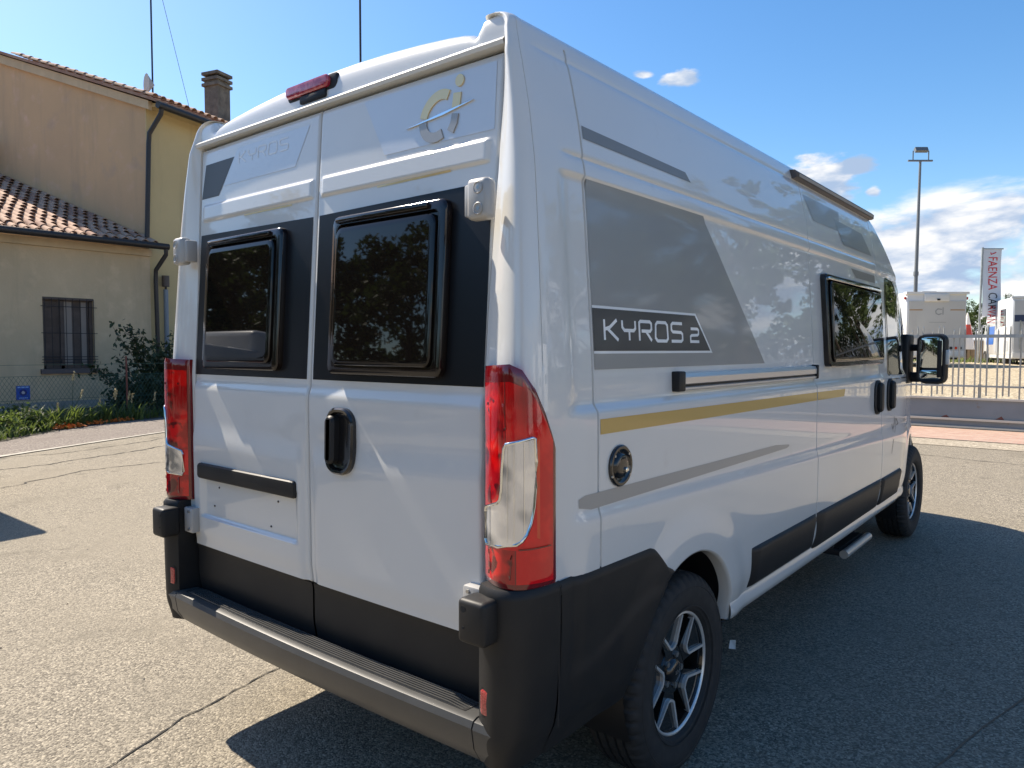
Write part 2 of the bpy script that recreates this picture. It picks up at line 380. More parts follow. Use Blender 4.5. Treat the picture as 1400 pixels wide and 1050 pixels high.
# below the sill behind the rear wheel the body ends at the black bumper
def emit_shell(Vg, keep, side, tagname):
    nu, nv = Vg.shape[:2]; Vf = Vg.reshape(-1, 3).copy(); Vf[:, 0] *= side
    cy = (Vg[:-1, :-1, 1]+Vg[1:, 1:, 1])/2; cz = (Vg[:-1, :-1, 2]+Vg[1:, 1:, 2])/2
    return Vf, cy, cz
def shell_part(name, Vg, sel, side, parent, m=('paint', 'seal'), seal=None):
    nu, nv = Vg.shape[:2]; Vf = Vg.reshape(-1, 3).copy(); Vf[:, 0] *= side
    ii, jj = np.nonzero(sel); a = ii*nv+jj; b = (ii+1)*nv+jj; c = (ii+1)*nv+jj+1; d = ii*nv+jj+1
    F4 = np.stack([a, b, c, d] if side > 0 else [a, d, c, b], 1); used, inv = np.unique(F4, return_inverse=True); F4 = inv.reshape(F4.shape)
    mi = seal[ii, jj].astype(int) if seal is not None else None
    return Vf[used], F4, mi
CY = (V[:-1, :-1, 1]+V[1:, 1:, 1])/2; CZ = (V[:-1, :-1, 2]+V[1:, 1:, 2])/2
rowi = np.arange(V.shape[1]-1)[None, :].repeat(NY-1, 0)
seal = np.zeros_like(keep)
for s, z0, z1 in SEAMS: seal |= (np.abs(CY-s) < .0035) & (CZ > z0) & (CZ < z1) & (rowi < NZ-1)
seal_right = seal
is_slide = (CY > 2.412) & (CY < 3.773) & (CZ > .50) & (CZ < 2.36)
is_cab = (CY > 3.777) & (CY < 4.82) & (CZ > .50) & (CZ < 2.07) & (rowi < NZ-1)
under_bumper = ((CY < .70) & (CZ < .86)) | ((CY < .84) & (CZ < .78))
Vs, Fs, Ms = [], [], []
def add(Vx, Fx, Mx):
    o = sum(len(v) for v in Vs); Vs.append(Vx); Fs.append(Fx+o); Ms.append(Mx if Mx is not None else np.zeros(len(Fx), int))
is_glass = (CY > 4.2) & (CY < 5.12) & (rowi > NZ+3)
base_sel = keep & ~under_bumper & ~is_glass
sr = base_sel & ~is_slide & ~is_cab
roofcut = (rowi >= NZ+11) & (CY < YH); sr &= ~roofcut; base_sel &= ~roofcut
add(*shell_part('b', V, sr, 1, None, seal=seal)); add(*shell_part('b', V, base_sel, -1, None, seal=seal))
# pillars, both sides: rows z, columns s
ssv = np.concatenate([np.linspace(0, .8, 20), [.826, .8315, .8365, .842], np.linspace(.87, 1, 5)])
zc = np.concatenate([zrow[zrow > .84], [t[1] for t in TOP[1:7]]]); wc = np.concatenate([W(zrow[zrow > .84]), [t[0] for t in TOP[1:7]]])
Vc = np.zeros((len(ssv), len(zc), 3))
for j, (z, ww) in enumerate(zip(zc, wc)):
    x, y = corner(ssv, np.full_like(ssv, z), ww); 
    blend = ssv**3*(side_x(.2, z)-W(z) if z <= 2.43 else 0)
    Vc[:, j, 0] = x+blend; Vc[:, j, 1] = y; Vc[:, j, 2] = z
for k in (21, 22): Vc[k, zc > 1.5, 0] -= .004; 
kc = np.ones((len(ssv)-1, len(zc)-1), bool)
cs = (ssv[:-1]+ssv[1:])/2
# groove follows the pillar seam
for side in (1, -1): add(*shell_part('p', Vc, kc, side, None, seal=np.zeros_like(kc)))
# recess wall behind the doors' edge
nz = len(zc); jam = []
Vj = np.zeros((2, nz, 3)); Vj[0] = Vc[0]; Vj[1] = Vc[0]; Vj[1, :, 1] += .035
for side in (1, -1): add(*shell_part('j', Vj, np.ones((1, nz-1), bool), -side, None))
# rear header over the doors
hx = np.concatenate([-np.array([t[0] for t in TOP[5:]]), np.array([t[0] for t in TOP[5:-1]])[::-1]]); hx = np.array(sorted(set(np.round(np.concatenate([hx, np.linspace(-.81, .81, 70)]), 4))))
prof = []
for tt in np.linspace(0, 1, 14): prof.append(tt)
Vh = np.zeros((len(hx), len(prof)+4, 3))
for i, x in enumerate(hx):
    zt = float(roof_z(x)); xe = x*1.035; ye = float(np.interp(abs(x), [0, .690, .712, .9], [YH, YH, .203, .203]))
    Vh[i, 0] = (xe, .200, 2.381); Vh[i, 1] = (xe, .158, 2.383); Vh[i, 2] = (xe, .154, 2.394); Vh[i, 3] = (xe, .160, 2.402)
    for k, tt in enumerate(prof):
        zz = 2.405+(zt-2.405)*(1-(1-tt)**2.3); yy = .174+(ye-.174)*tt**2.6
        Vh[i, 4+k] = (xe+(x-xe)*tt, yy, zz)
add(*shell_part('h', Vh, np.ones((len(hx)-1, Vh.shape[1]-1), bool), 1, None))
# roof between header and Y=.2 line over the rails is closed by starting the shell's roof at y=.2; nose cap
nose = V[-1]; capv = np.concatenate([nose, nose[::-1]*[-1, 1, 1]]); add(capv, np.array([list(range(0, 1)) * 4]), None); Fs[-1] = Fs[-1][:0]; Ms[-1] = Ms[-1][:0]
capbase = sum(len(v) for v in Vs[:-1])
VV = np.concatenate(Vs); FF = [tuple(f) for f in np.concatenate(Fs)]; MM = list(np.concatenate(Ms))
FF.append(tuple(range(capbase, capbase+len(capv)))); MM.append(0)
body = mesh('body', VV, FF, ['paint', 'seal'], VAN, True, MM, 50)
# windscreen
v_, f_, _ = shell_part('g', V, is_glass & keep, 1, None); v2_, f2_, _ = shell_part('g', V, is_glass & keep, -1, None)
mesh('windscreen', np.concatenate([v_, v2_]), np.concatenate([f_, f2_+len(v_)]), 'glass', VAN)
v_, f_, m_ = shell_part('s', V, keep & is_slide, 1, None); SLIDE = mesh('sliding_door', v_, f_, ['paint', 'seal'], VAN, True, None, 50)
v_, f_, m_ = shell_part('s', V, keep & is_cab, 1, None); CAB = mesh('cab_door', v_, f_, ['paint', 'seal'], VAN, True, None, 50)

def SX(off):
    return lambda Y, z, h=0: (float(side_x(Y, z))+off+h, Y, z)
# arch lips and liners
for (cy, cz, rr), nm in ((RA, 'wheel_arch_lip'), (FA, 'wheel_arch_lip')):
    for side in (1, -1):
        a = np.radians(np.linspace(3 if rr < .4 else -1, 113 if rr < .4 else 178, 50)); Vl = []; 
        for t in a:
            y = cy+rr*math.cos(t); z = cz+rr*math.sin(t); x = float(side_x(y, max(z, .4)))
            for dr, dx in ((.0, .0015), (-.004, -.001), (-.008, -.012), (-.008, -.05)):
                Vl.append((side*(x+dx), cy+(rr+dr)*math.cos(t), cz+(rr+dr)*math.sin(t)))
        mesh('arch_lip', Vl, grid_idx(50, 4), 'paint', VAN)
        Vl = []
        for t in np.radians(np.linspace(-30, 210, 40)):
            for xx in (.965, .55): Vl.append((side*(xx if xx < .9 else min(xx, float(side_x(cy, .75))-.03)), cy+(rr+.005)*math.cos(t), cz+(rr+.005)*math.sin(t)))
        n0 = len(Vl)
        o = mesh('arch_liner', Vl, grid_idx(40, 2), 'black', VAN)
box('underbody', -.93, .93, .16, 5.7, .40, .47, 'black', VAN)
box('fuel_tank', -.5, .62, 2.0, 3.2, .26, .40, 'black', VAN, .02)
tube_obj('rear_axle', [(-.85, 1.015, .34), (.85, 1.015, .34)], .035, 'dark_metal', VAN)
# inner dark rooms so that nothing shines through
box('luggage_bay', -.78, .78, .20, .9, .47, 2.30, 'black', VAN)

# ---- tail lamps
def lz(s, z): return lampc(s, z)
def ztop(s): return np.interp(s, [0, .50, .66, .80, .90, .96, 1.0], [1.500, 1.507, 1.492, 1.440, 1.375, 1.32, 1.27])
def lamp(side):
    L = thing('tail_lamp', '', '', (0, 2.9, .03)); del L['label']; del L['category']; L.location = (0, 0, 0); L.parent = VAN; L.matrix_parent_inverse = Matrix.Translation(-Vector(VAN['_loc'])); L['_loc'] = (0, 0, 0)
    s_ = np.linspace(0, .985, 70); t_ = np.linspace(0, 1, 40); Vl = []
    for s in s_:
        zt = float(ztop(s))
        for t in t_:
            z = .912+(zt-.912)*t; e = min(1, min(s/.03, (1-s)/.03, t/.03, (1-t)/.03)); x, y = lz(s, z)
            # push out along the local normal
            x2, y2 = lz(min(s+.01, 1), z); nx, ny = (y-y2)*-1, (x2-x)*-1; ln = math.hypot(nx, ny) or 1; h = .004*math.sqrt(max(e, 0))-.002
            Vl.append((side*(x+nx/ln*h), y+ny/ln*h, z))
    mi = []
    for i in range(69):
        for j in range(39):
            s = (s_[i]+s_[i+1])/2; z = .912+(ztop(s)-.912)*(t_[j]+t_[j+1])/2
            k = 0
            if s < .035 or s > .955 or z < .922 or z > ztop(s)-.022: k = 1
            elif z > 1.455: k = 1
            elif s > .80 and s < .825 and 1.04 < z < 1.32: k = 2
            elif abs(s-.43) < .007 and z > 1.30: k = 1
            elif abs(s-.57) < .007 and z < 1.016: k = 1
            elif s < .42 and (z > 1.12): k = 3
            elif s < .56 and z < 1.016: k = 3
            mi.append(k)
    f = grid_idx(70, 40)
    if side < 0: f = [tuple(reversed(q)) for q in f]
    mesh('lens', Vl, f, ['red', 'red_dark', 'red_orange', 'red_deep'], L, True, mi)
    # clear reversing lens, J-shaped, with a chrome rim
    J = [(.42, 1.285), (.45, 1.298), (.60, 1.305), (.75, 1.314), (.775, 1.312), (.787, 1.25), (.780, 1.18), (.765, 1.13), (.735, 1.09), (.69, 1.060), (.64, 1.043), (.58, 1.034), (.35, 1.024), (.10, 1.016), (.085, 1.030), (.085, 1.105), (.10, 1.118), (.22, 1.130), (.33, 1.140), (.365, 1.150), (.385, 1.175), (.395, 1.23)]
    def on(off):
        def f(s, z):
            x, y = lz(s, z); x2, y2 = lz(min(s+.01, 1), z); nx, ny = -(y-y2), -(x2-x); ln = math.hypot(nx, ny) or 1
            return (side*(x+nx/ln*off), y+ny/ln*off, z)
        return f
    bm = bmesh.new(); pts = [on(.0045)(*p) for p in J]; tube(bm, pts+[pts[0], pts[1]], .0046, 6, False); from_bm('chrome_rim', bm, 'chrome', L, True, 60)
    decal('reversing_lens', J if side > 0 else J, on(.0042), 'clear', L, .045)
    for (a_, b_, c_) in ((.55, 1.045, 1.295), (.66, 1.065, 1.30), (.47, 1.04, 1.29)):
        quads_on('lens_rib', ribbon([[(a_, b_), (a_, c_)]], .006), on(.0058), 'chrome', L)
    Q = ribbon([[(.15, .945), (.50, .945), (.52, 1.0), (.15, 1.0), (.15, .945)]], .012); quads_on('inner_frame', Q, on(.0045), 'red_dark', L)
    quads_on('lens_joint', ribbon([[(.60+.03*q, 1.020) for q in range(12)]], .004), on(.0050), 'red_dark', L)
    Q = ribbon([[(.12, 1.40), (.42, 1.40), (.45, 1.34), (.42, 1.335)]], .008); quads_on('inner_bar', Q, on(.0045), 'red_dark', L)
    # body of the lamp towards the door
    Vl = []
    for z in np.linspace(.912, 1.5, 12):
        x, y = lz(0, z); Vl += [(side*x, y+.002, z), (side*(x-.004), y+.06, z)]
    mesh('lamp_housing', Vl, grid_idx(12, 2), 'red_dark', L)
    return L
lamp(1); lamp(-1)

# ---- rear doors
def rear_door(side):
    xs_ = np.concatenate([[.004], np.linspace(.012, .05, 8), np.linspace(.06, .74, 40), np.linspace(.745, 1, 1)])
    t_x = np.concatenate([[0, .006, .012, .02, .028, .036, .045], np.linspace(.06, .93, 48), [.94, .95, .96, .97, .98, .985, .992, 1.0]])
    zr = np.array(sorted(set(np.round(np.concatenate([np.arange(.726, 2.372, .02), np.arange(1.35, 1.45, .006), np.arange(2.055, 2.15, .004), np.arange(.84, .87, .005), np.arange(1.03, 1.05, .005), [.73, .74, .75, 2.372]]), 4))))
    Vd = []
    for t in t_x:
        for z in zr:
            xe = float(xd(z))-.006; x0 = .0045
            x = side*(x0+(xe-x0)*t); y = float(door_y(x, z))
            e = min(t*.8/.006, (1-t)*.8/.006, (z-.726)/.006, (2.372-z)/.006, 1); y += .006*(1-math.sqrt(max(0, 1-(1-e)**2)))
            Vd.append((x, y, z))
    nu, nv = len(t_x), len(zr)
    # turned-in edges
    base = len(Vd); f = grid_idx(nu, nv)
    if side < 0: f = [tuple(reversed(q)) for q in f]
    ring = [i*nv for i in range(nu)] + [(nu-1)*nv+j for j in range(1, nv)] + [i*nv+nv-1 for i in range(nu-2, -1, -1)] + [j for j in range(nv-2, 0, -1)]
    for k in ring: v = Vd[k]; Vd.append((v[0], v[1]+.035, v[2]))
    n = len(ring)
    for k in range(n):
        q = (ring[k], ring[(k+1) % n], base+(k+1) % n, base+k); f.append(q if side < 0 else tuple(reversed(q)))
    D = mesh('rear_door', Vd, f, 'paint_door', VAN, True, None, 50)
    fix_normals(D)
    def on(off):
        return lambda X, z, h=0: (X, float(door_y(X, z))-off-h, z)
    def flat(off):          # the pressed plane of the door without ribs, for things screwed on
        return lambda X, z, h=0: (X, float(Yd(z))-off-h, z)
    s = side
    def P(pts): 
        return pts if s > 0 else [(-x, z) for x, z in reversed(pts)]
    # black foil around the window
    decal('window_surround_foil', P([(.018, 1.440), (.800, 1.440), (.800, 2.015), (.018, 2.005)]), on(.0012), 'foil', D, .04)
    # black lower panel
    Vp = []
    zl = np.linspace(.525, .722, 12); xl = np.linspace(.005, .815, 30)
    for x in xl:
        for z in zl: Vp.append((s*x, .118+.006*(x/.8)**2+.010*S(z, .60, .52)-.004*S(z, .70, .715), z))
    for x in xl: Vp.append((s*x, .16, .722))
    ff = grid_idx(30, 12); ff += [(i*12+11, (i+1)*12+11, 360+i+1, 360+i) for i in range(29)]
    LP = mesh('lower_panel', Vp, ff, 'plastic', D, True, None, 40)
    # window
    if s > 0: x0, x1, z0, z1 = .125, .655, 1.462, 1.985
    else: x0, x1, z0, z1 = -.700, -.168, 1.465, 1.985
    A = lambda i, r: rrect(x0+i, x1-i, z0+i, z1-i, r)
    wf = rings('window_frame', [(A(0, .03), 0), (A(0, .03), .020), (A(.003, .028), .025), (A(.008, .025), .0275), (A(.030, .02), .0275), (A(.034, .018), .020), (A(.036, .018), .012)], flat(0), 'frame', D)
    B = lambda i, r: rrect(x0+.034+i, x1-.034-i, z0+.030+i, z1-.042-i, r)
    rings('window_pane', [(B(0, .03), .012), (B(0, .03), .034), (B(.003, .03), .038), (B(.012, .028), .0405), (B(.02, .026), .0405)], flat(0), 'pane', D, sharp=20)
    box('window_hinge', x0+.03, x1-.07, float(Yd(z1))-.040, float(Yd(z1))-.024, z1-.026, z1-.008, 'frame', D, .004)
    # foils and bars on the upper door
    if s > 0:
        decal('silver_graphic', [(.345, 2.160), (.800, 2.160), (.800, 2.350), (.235, 2.350)], on(.0012), 'silver_light', D, .04)
        decal('gold_pinstripe', [(.315, 2.061), (.640, 2.064), (.640, 2.070), (.315, 2.067)], on(.0016), 'gold_pale', D, .04)
    else:
        decal('dark_graphic', [(-.808, 2.166), (-.672, 2.166), (-.560, 2.306), (-.786, 2.306)], on(.0012), 'anthracite', D, .04)
        decal('silver_graphic', [(-.640, 2.200), (-.140, 2.200), (-.060, 2.335), (-.540, 2.335)], on(.0012), 'silver_light', D, .04)
        decal('gold_pinstripe', [(-.470, 2.061), (-.150, 2.061), (-.150, 2.067), (-.470, 2.067)], on(.0016), 'gold_pale', D, .04)
    return D, on
DR, onR = rear_door(1); DL, onL = rear_door(-1)

# technical lettering made of strokes; a glyph is 1 high, width given
GL = {
 'K': (.78, [[(0, 0), (0, 1)], [(.72, 1), (.30, .62), (0, .52)], [(.18, .55), (.78, 0)]]),
 'Y': (.80, [[(0, 1), (0, .66), (.12, .50), (.70, .50)], [(.80, 1), (.80, .62), (.70, .50), (.42, .50), (.42, 0)]]),
 'R': (.80, [[(0, 0), (0, .92), (.08, 1), (.70, 1), (.80, .9), (.80, .62), (.70, .50), (.14, .50)], [(.42, .50), (.80, 0)]]),
 'O': (.88, [[(.10, .06), (.0, .16), (.04, .86), (.16, 1), (.74, 1), (.86, .86), (.88, .14), (.78, 0), (.14, 0), (.03, .10)]]),
 'S': (.84, [[(.84, 1), (.12, 1), (.02, .9), (.02, .62), (.12, .52), (.74, .50), (.84, .40), (.84, .10), (.74, 0), (0, 0)]]),
 'C': (.8, [[(.8, 1), (.12, 1), (0, .88), (0, .12), (.12, 0), (.8, 0)]]),
 'I': (.1, [[(.05, 0), (.05, 1)]]),
 '2': (.80, [[(.04, 1), (.70, 1), (.80, .9), (.80, .62), (.70, .52), (.10, .48), (0, .38), (0, 0), (.84, 0)]]),
}
def letters(txt, u0, u1, v0, v1, wd, slant=0):
    tot = sum(GL[c][0] if c != ' ' else .5 for c in txt)+.26*(len(txt)-1); Q = []; x = 0; sx = (u1-u0)/tot; sz = v1-v0
    for c in txt:
        if c != ' ':
            g, P = GL[c]; Q += [[(u0+(x+px)*sx+slant*py*sz, v0+py*sz) for px, py in q] for q in P]; x += g+.26
        else: x += .5+.26
    return ribbon(Q, wd)
quads_on('rear_lettering', letters('KYROS', -.525, -.190, 2.272, 2.315, .0055), onL(.0020), 'white_foil', DL)
# emblem on the right door: two strokes and a dot crossed by a thin blade
def arc(cx, cy, r1, r2, a0, a1, n, sh=.0): 
    return [(cx+r1*math.cos(R(a0+(a1-a0)*k/n)) + sh*(r2*math.sin(R(a0+(a1-a0)*k/n))), cy+r2*math.sin(R(a0+(a1-a0)*k/n))) for k in range(n+1)]
EM = thing('emblem', '', '', (0, 0, 0)); del EM['label']; del EM['category']; EM.parent = VAN; EM.matrix_parent_inverse = Matrix.Translation(-Vector(VAN['_loc'])); EM['_loc'] = (0, 0, 0)
eo = onR(.0050)
def solid(name, outline, m, h0=.0015, h1=.0052):
    a = onR(0); return rings(name, [(outline, h0), (outline, h1)], lambda u, v, h: a(u, v, h), m, EM, sharp=30)
cupper = arc(.580, 2.238, .062, .062, 62, 178, 12, .18); clow = arc(.580, 2.238, .062, .062, 188, 298, 12, .18)
def thick(path, wd):
    Q = ribbon([path], wd); return [q[0] for q in Q]+[Q[-1][3]]+[Q[-1][2]]+[q[1] for q in reversed(Q)]
solid('emblem_arc', thick(cupper, .030), 'gold_pale'); solid('emblem_arc', thick(clow, .030), 'silver')
solid('emblem_stem', thick([(.650, 2.248), (.653, 2.27), (.655, 2.292)], .030), 'gold_pale'); solid('emblem_stem', thick([(.650, 2.232), (.645, 2.205), (.632, 2.182)], .026), 'silver')
solid('emblem_dot', arc(.662, 2.326, .017, .018, 0, 340, 16), 'gold_pale')
solid('emblem_blade', [(.445, 2.222), (.60, 2.236), (.722, 2.258), (.60, 2.244)], 'chrome', .002, .007)
for o in EM.children: fix_normals(o)

# rear handle
hb = lambda i, r: rrect(.118+i, .262-i, 1.132+i, 1.352-i, r, 8)
def hf(X, z, h): return (X, float(door_y(X, z))-h, z)
HD = rings('door_handle', [(hb(0, .055), -.004), (hb(0, .055), .012), (hb(.006, .052), .018), (hb(.014, .046), .016), (hb(.020, .04), .004), (hb(.034, .03), .002)], hf, 'gloss_black', DR); fix_normals(HD)
gb = lambda i: rrect(.130+i, .178-i, 1.165+i, 1.325-i, .02)
g_ = rings('handle_grip', [(gb(0), .0), (gb(0), .022), (gb(.006), .030), (gb(.012), .031)], hf, 'plastic', DR); fix_normals(g_)
# plate lamp bar, plate mount
pb = lambda i: [(x, z) for x, z in rrect(-.742+i, -.062-i, 1.016+i, 1.078-i, .012)]
o = rings('plate_lamp_bar', [(pb(0), -.02), (pb(0), .014), (pb(.004), .020), (pb(.010), .021)], lambda X, z, h: (X, float(Yd(z))-.010-h, z), 'plastic', DL); fix_normals(o)
for (x, z) in ((-.62, .985), (-.20, .985), (-.66, .905), (-.25, .885)):
    bm = bmesh.new(); tube(bm, [(x, float(door_y(x, z))+.004, z), (x, float(door_y(x, z))-.0025, z)], .0042, 8); from_bm('plate_screw', bm, 'dark_metal', DL, True)

# hinges
def upper_hinge(s, z0, z1):
    bm = bmesh.new(); bbox(bm, .785, .862, .058, .105, z0, z1, .016, 3)
    bbox(bm, .768, .800, .072, .120, z0+.012, z1-.012, .006, 2)
    if s < 0: bmesh.ops.scale(bm, vec=(-1, 1, 1), verts=bm.verts); bmesh.ops.reverse_faces(bm, faces=bm.faces)
    H = from_bm('door_hinge', bm, 'hinge_grey', VAN, True, 40)
    for zz in (z0+.028, z1-.028):
        V_ = []; n = 14
        for r, y in ((.0175, .0568), (.0150, .0555), (.0125, .0585), (.012, .0680)):
            for k in range(n): V_.append((s*(.832+r*math.cos(2*math.pi*k/n)), y, zz+r*math.sin(2*math.pi*k/n)))
        ff = [(i*n+k, i*n+(k+1) % n, (i+1)*n+(k+1) % n, (i+1)*n+k) for i in range(3) for k in range(n)]+[tuple(3*n+k for k in range(n))]
        o = mesh('bolt_recess', V_, ff, 'stripe_grey', H, True, None, 30)
        bm = bmesh.new(); tube(bm, [(s*.832, .066, zz), (s*.832, .0570, zz)], .006, 6); from_bm('hinge_bolt', bm, 'bolt', H)
upper_hinge(1, 1.893, 2.005); upper_hinge(-1, 1.888, 2.000)
def lower_hinge(s):
    bm = bmesh.new(); bbox(bm, .826, .922, -.022, .055, .768, .888, .014, 3)
    if s < 0: bmesh.ops.scale(bm, vec=(-1, 1, 1), verts=bm.verts); bmesh.ops.reverse_faces(bm, faces=bm.faces)
    H = from_bm('hinge_cover', bm, 'plastic', VAN, True, 40)
    for (zz, r) in ((.862, .009), (.812, .004)):
        bm = bmesh.new(); tube(bm, [(s*.850, -.016, zz), (s*.850, -.0235, zz)], r, 10); from_bm('cover_hole', bm, 'shadow_gap', H)
    bm = bmesh.new(); bbox(bm, .762, .830, .070, .104, .782, .886, .006, 2)
    if s < 0: bmesh.ops.scale(bm, vec=(-1, 1, 1), verts=bm.verts); bmesh.ops.reverse_faces(bm, faces=bm.faces)
    b = from_bm('hinge_strap', bm, 'hinge_grey', H, True, 40)
    for zz in (.798, .872):
        bm = bmesh.new(); tube(bm, [(s*.785, .073, zz), (s*.785, .064, zz)], .006, 6); from_bm('hinge_bolt', bm, 'bolt', H)
lower_hinge(1); lower_hinge(-1)

# ---- bumper
def bumpc(s, z):
    w_ = side_x(.2, np.maximum(z, .47))+.012-.04*S(-z, -.52, -.38); x, y = bez(s, (.842+0*z, .050+0*z), (.915+0*z, .010+0*z), (w_, .02+0*z), (w_, .20+0*z)); return x, y+.02*S(-z, -.50, -.38)
BUMP = None
def bumper_corner(side):
    s_ = np.linspace(0, 1, 26); z_ = np.linspace(.405, .910, 40); Vb = []
    for s in s_:
        for z in z_:
            x, y = bumpc(s, z); e = min(1, (.910-z)/.012); x -= .008*(1-math.sqrt(max(0, 1-(1-e)**2)))*(s > .3); 
            Vb.append((side*x, y+.008*(1-math.sqrt(max(0, 1-(1-e)**2))), z))
    n1 = len(Vb); f = grid_idx(26, 40)
    # inner wall to the door and the top
    for z in z_: Vb.append((side*.838, .17, z))
    f += [(n1+j, j, j+1, n1+j+1) for j in range(39)]
    n2 = len(Vb)
    for s in s_: x, y = bumpc(s, .9); Vb.append((side*min(x-.0, .84), max(y, .17), .910))
    f += [(i*40+39, (i+1)*40+39, n2+i+1, n2+i) for i in range(25)]
    if side < 0: f = [tuple(reversed(q)) for q in f]
    C = mesh('bumper_corner', Vb, f, 'plastic', VAN, True, None, 45); 
    # reflector
    ro = rings('reflector', [(rrect(.858, .908, .560, .628, .008, 3), 0), (rrect(.858, .908, .560, .628, .008, 3), .004), (rrect(.861, .905, .563, .625, .006, 3), .005)],
          lambda u, v, h: (side*u, float(np.interp(u, [.842, .86, .88, .91, .94], [.050, .0435, .039, .0385, .045]))-.002-h, v), 'reflector', C, sharp=25); fix_normals(ro)
    fr = ribbon([rrect(.856, .910, .558, .630, .009, 3)+[rrect(.856, .910, .558, .630, .009, 3)[0]]], .007)
    quads_on('reflector_frame', fr, lambda u, v: (side*u, float(np.interp(u, [.842, .86, .88, .91, .94], [.050, .0435, .039, .0385, .045]))-.004, v), 'black', C)
    # side part running to the wheel arch
    ycol = np.linspace(.204, .846, 60); Vq = []; keepq = []
    for y in ycol:
        zt = float(np.interp(y, [.2, .69, .72, .745, .79, .846], [.910, .905, .895, .872, .822, .796]))
        cy, cz, rr = RA
        for t in np.linspace(0, 1, 34):
            z = .405+.03*S(y, .3, .8)+(zt-.405-.03*S(y, .3, .8))*t
            d = math.hypot(y-cy, z-cz); yy, zz = y, z
            if d < rr: k = rr/d; yy, zz = cy+(y-cy)*k, cz+(z-cz)*k
            x = float(side_x(yy, max(zz, .47)))+.008-.04*float(S(-zz, -.52, -.38)); e = min(1, (1-t)/.03, max(0, (math.hypot(yy-cy, zz-cz)-rr))/.015)
            x += .006-.010*(1-math.sqrt(max(0, 1-(1-e)**2)))
            # a flat pressed into the panel with a bent lower edge
            x -= .006*S(zz, .62+.12*S(yy, .3, .7), .66+.12*S(yy, .3, .7))*S(yy, .24, .28)
            Vq.append((side*x, yy, zz))
    f = grid_idx(60, 34)
    if side < 0: f = [tuple(reversed(q)) for q in f]
    mesh('bumper_side', Vq, f, 'plastic', VAN, True, None, 60)
    mesh('bumper_seam', [(side*(W(.6)+.0145), .1985, .50), (side*(W(.6)+.0165), .2015, .50), (side*(W(.88)+.0150), .2015, .9), (side*(W(.88)+.0130), .1985, .9)], [(0, 1, 2, 3)], 'shadow_gap', C)
    return C
bumper_corner(1); bumper_corner(-1)
pr = [(.112, .520), (.106, .532), (.034, .536), (.018, .530), (.010, .512), (.020, .452), (.045, .41), (.09, .385), (.14, .385)]
def step_beam(name, xa, xb, m, par, dz=0):
    V_ = []; 
    for x in np.linspace(xa, xb, 24):
        c = .018*(x/.84)**2
        for y, z in pr: V_.append((x, y+c, z+dz))
    n = len(pr); f = [(i*n+k, (i+1)*n+k, (i+1)*n+k+1, i*n+k+1) for i in range(23) for k in range(n-1)] + [tuple(range(n-1, -1, -1)), tuple(23*n+k for k in range(n))]
    o = mesh(name, V_, f, m, par, True, None, 28); fix_normals(o); return o
STEP = step_beam('bumper_step', -.832, .832, 'plastic_step', VAN)
V_ = []
for x in np.linspace(-.80, .785, 24):
    c = .018*(x/.84)**2; V_ += [(x, .0395+c, .5368), (x, .1045+c, .5345)]
mesh('rib_gap_strip', V_, grid_idx(24, 2), 'black', STEP, False)  # black strip under the ribs, makes the gaps between them darker
for k in range(6):
    y = .045+k*.0105; V_ = []; 
    for x in np.linspace(-.80, .785, 24):
        c = .018*(x/.84)**2; e = 1 if -.79 < x < .775 else 0
        for dy, dz in ((-.0034, .5350), (-.0024, .5345+.0075*e), (.0024, .5345+.0075*e), (.0034, .5350)): V_.append((x, y+c+dy, dz+.0008))
    mesh('step_rib', V_, grid_idx(24, 4), 'plastic_step', STEP, False)
for s in (1, -1): step_beam('step_end', s*.8365, s*.90, 'plastic_step', VAN, -.002)
box('step_shadow_gap', -.835, .835, .118, .165, .40, .522, 'black', VAN)

# ---- high brake light on the header
bl = lambda i, r: rrect(-.205+i, .088-i, 2.432+i, 2.492-i, r, 6)
def bf(u, v, h): return (u, .202-h, v)
BL = rings('brake_light', [(bl(0, .02), -.04), (bl(0, .02), .020), (bl(.005, .018), .028), (bl(.010, .016), .029)], bf, 'plastic', VAN); fix_normals(BL)
bl2 = lambda i, r: rrect(-.196+i, .052-i, 2.446+i, 2.488-i, r, 6)
o = rings('brake_lens', [(bl2(0, .018), .02), (bl2(0, .018), .038), (bl2(.004, .015), .044), (bl2(.009, .010), .045)], bf, mat('brake_lens_red', (.36, .02, .05), .12, coat=1, noise=(40, (.5, .08, .10), 1, .45, .6)), BL); fix_normals(o)
box('brake_light_foot', -.12, .03, .165, .21, 2.415, 2.445, 'plastic', BL, .006)

# ---- right side: foils, stripes, a painted reflection, lettering
def side_foil(name, poly, m, off=.0012, step=.035): return decal(name, poly, SX(off), m, VAN, step)
side_foil('upper_bar', [(.410, 2.164), (1.105, 2.156), (1.070, 2.188), (.410, 2.203)], 'bronze')
side_foil('silver_graphic', [(.408, 1.486), (1.742, 1.486), (1.190, 2.045), (.408, 2.045)], 'silver')
side_foil('white_border', [(.408, 1.533), (1.215, 1.533), (1.085, 1.676), (.408, 1.676)], 'white_foil', .0018)
side_foil('name_panel', [(.408, 1.541), (1.195, 1.541), (1.078, 1.668), (.408, 1.668)], 'anthracite', .0024)
quads_on('name_lettering', letters('KYROS', .468, .972, 1.574, 1.636, .0105), SX(.0030), 'white_foil', VAN)
quads_on('name_lettering', letters('2', 1.035, 1.100, 1.574, 1.620, .0100), SX(.0030), 'white_foil', VAN)
side_foil('ochre_stripe', [(.408, 1.296), (2.405, 1.290), (2.405, 1.331), (.408, 1.341)], 'gold')
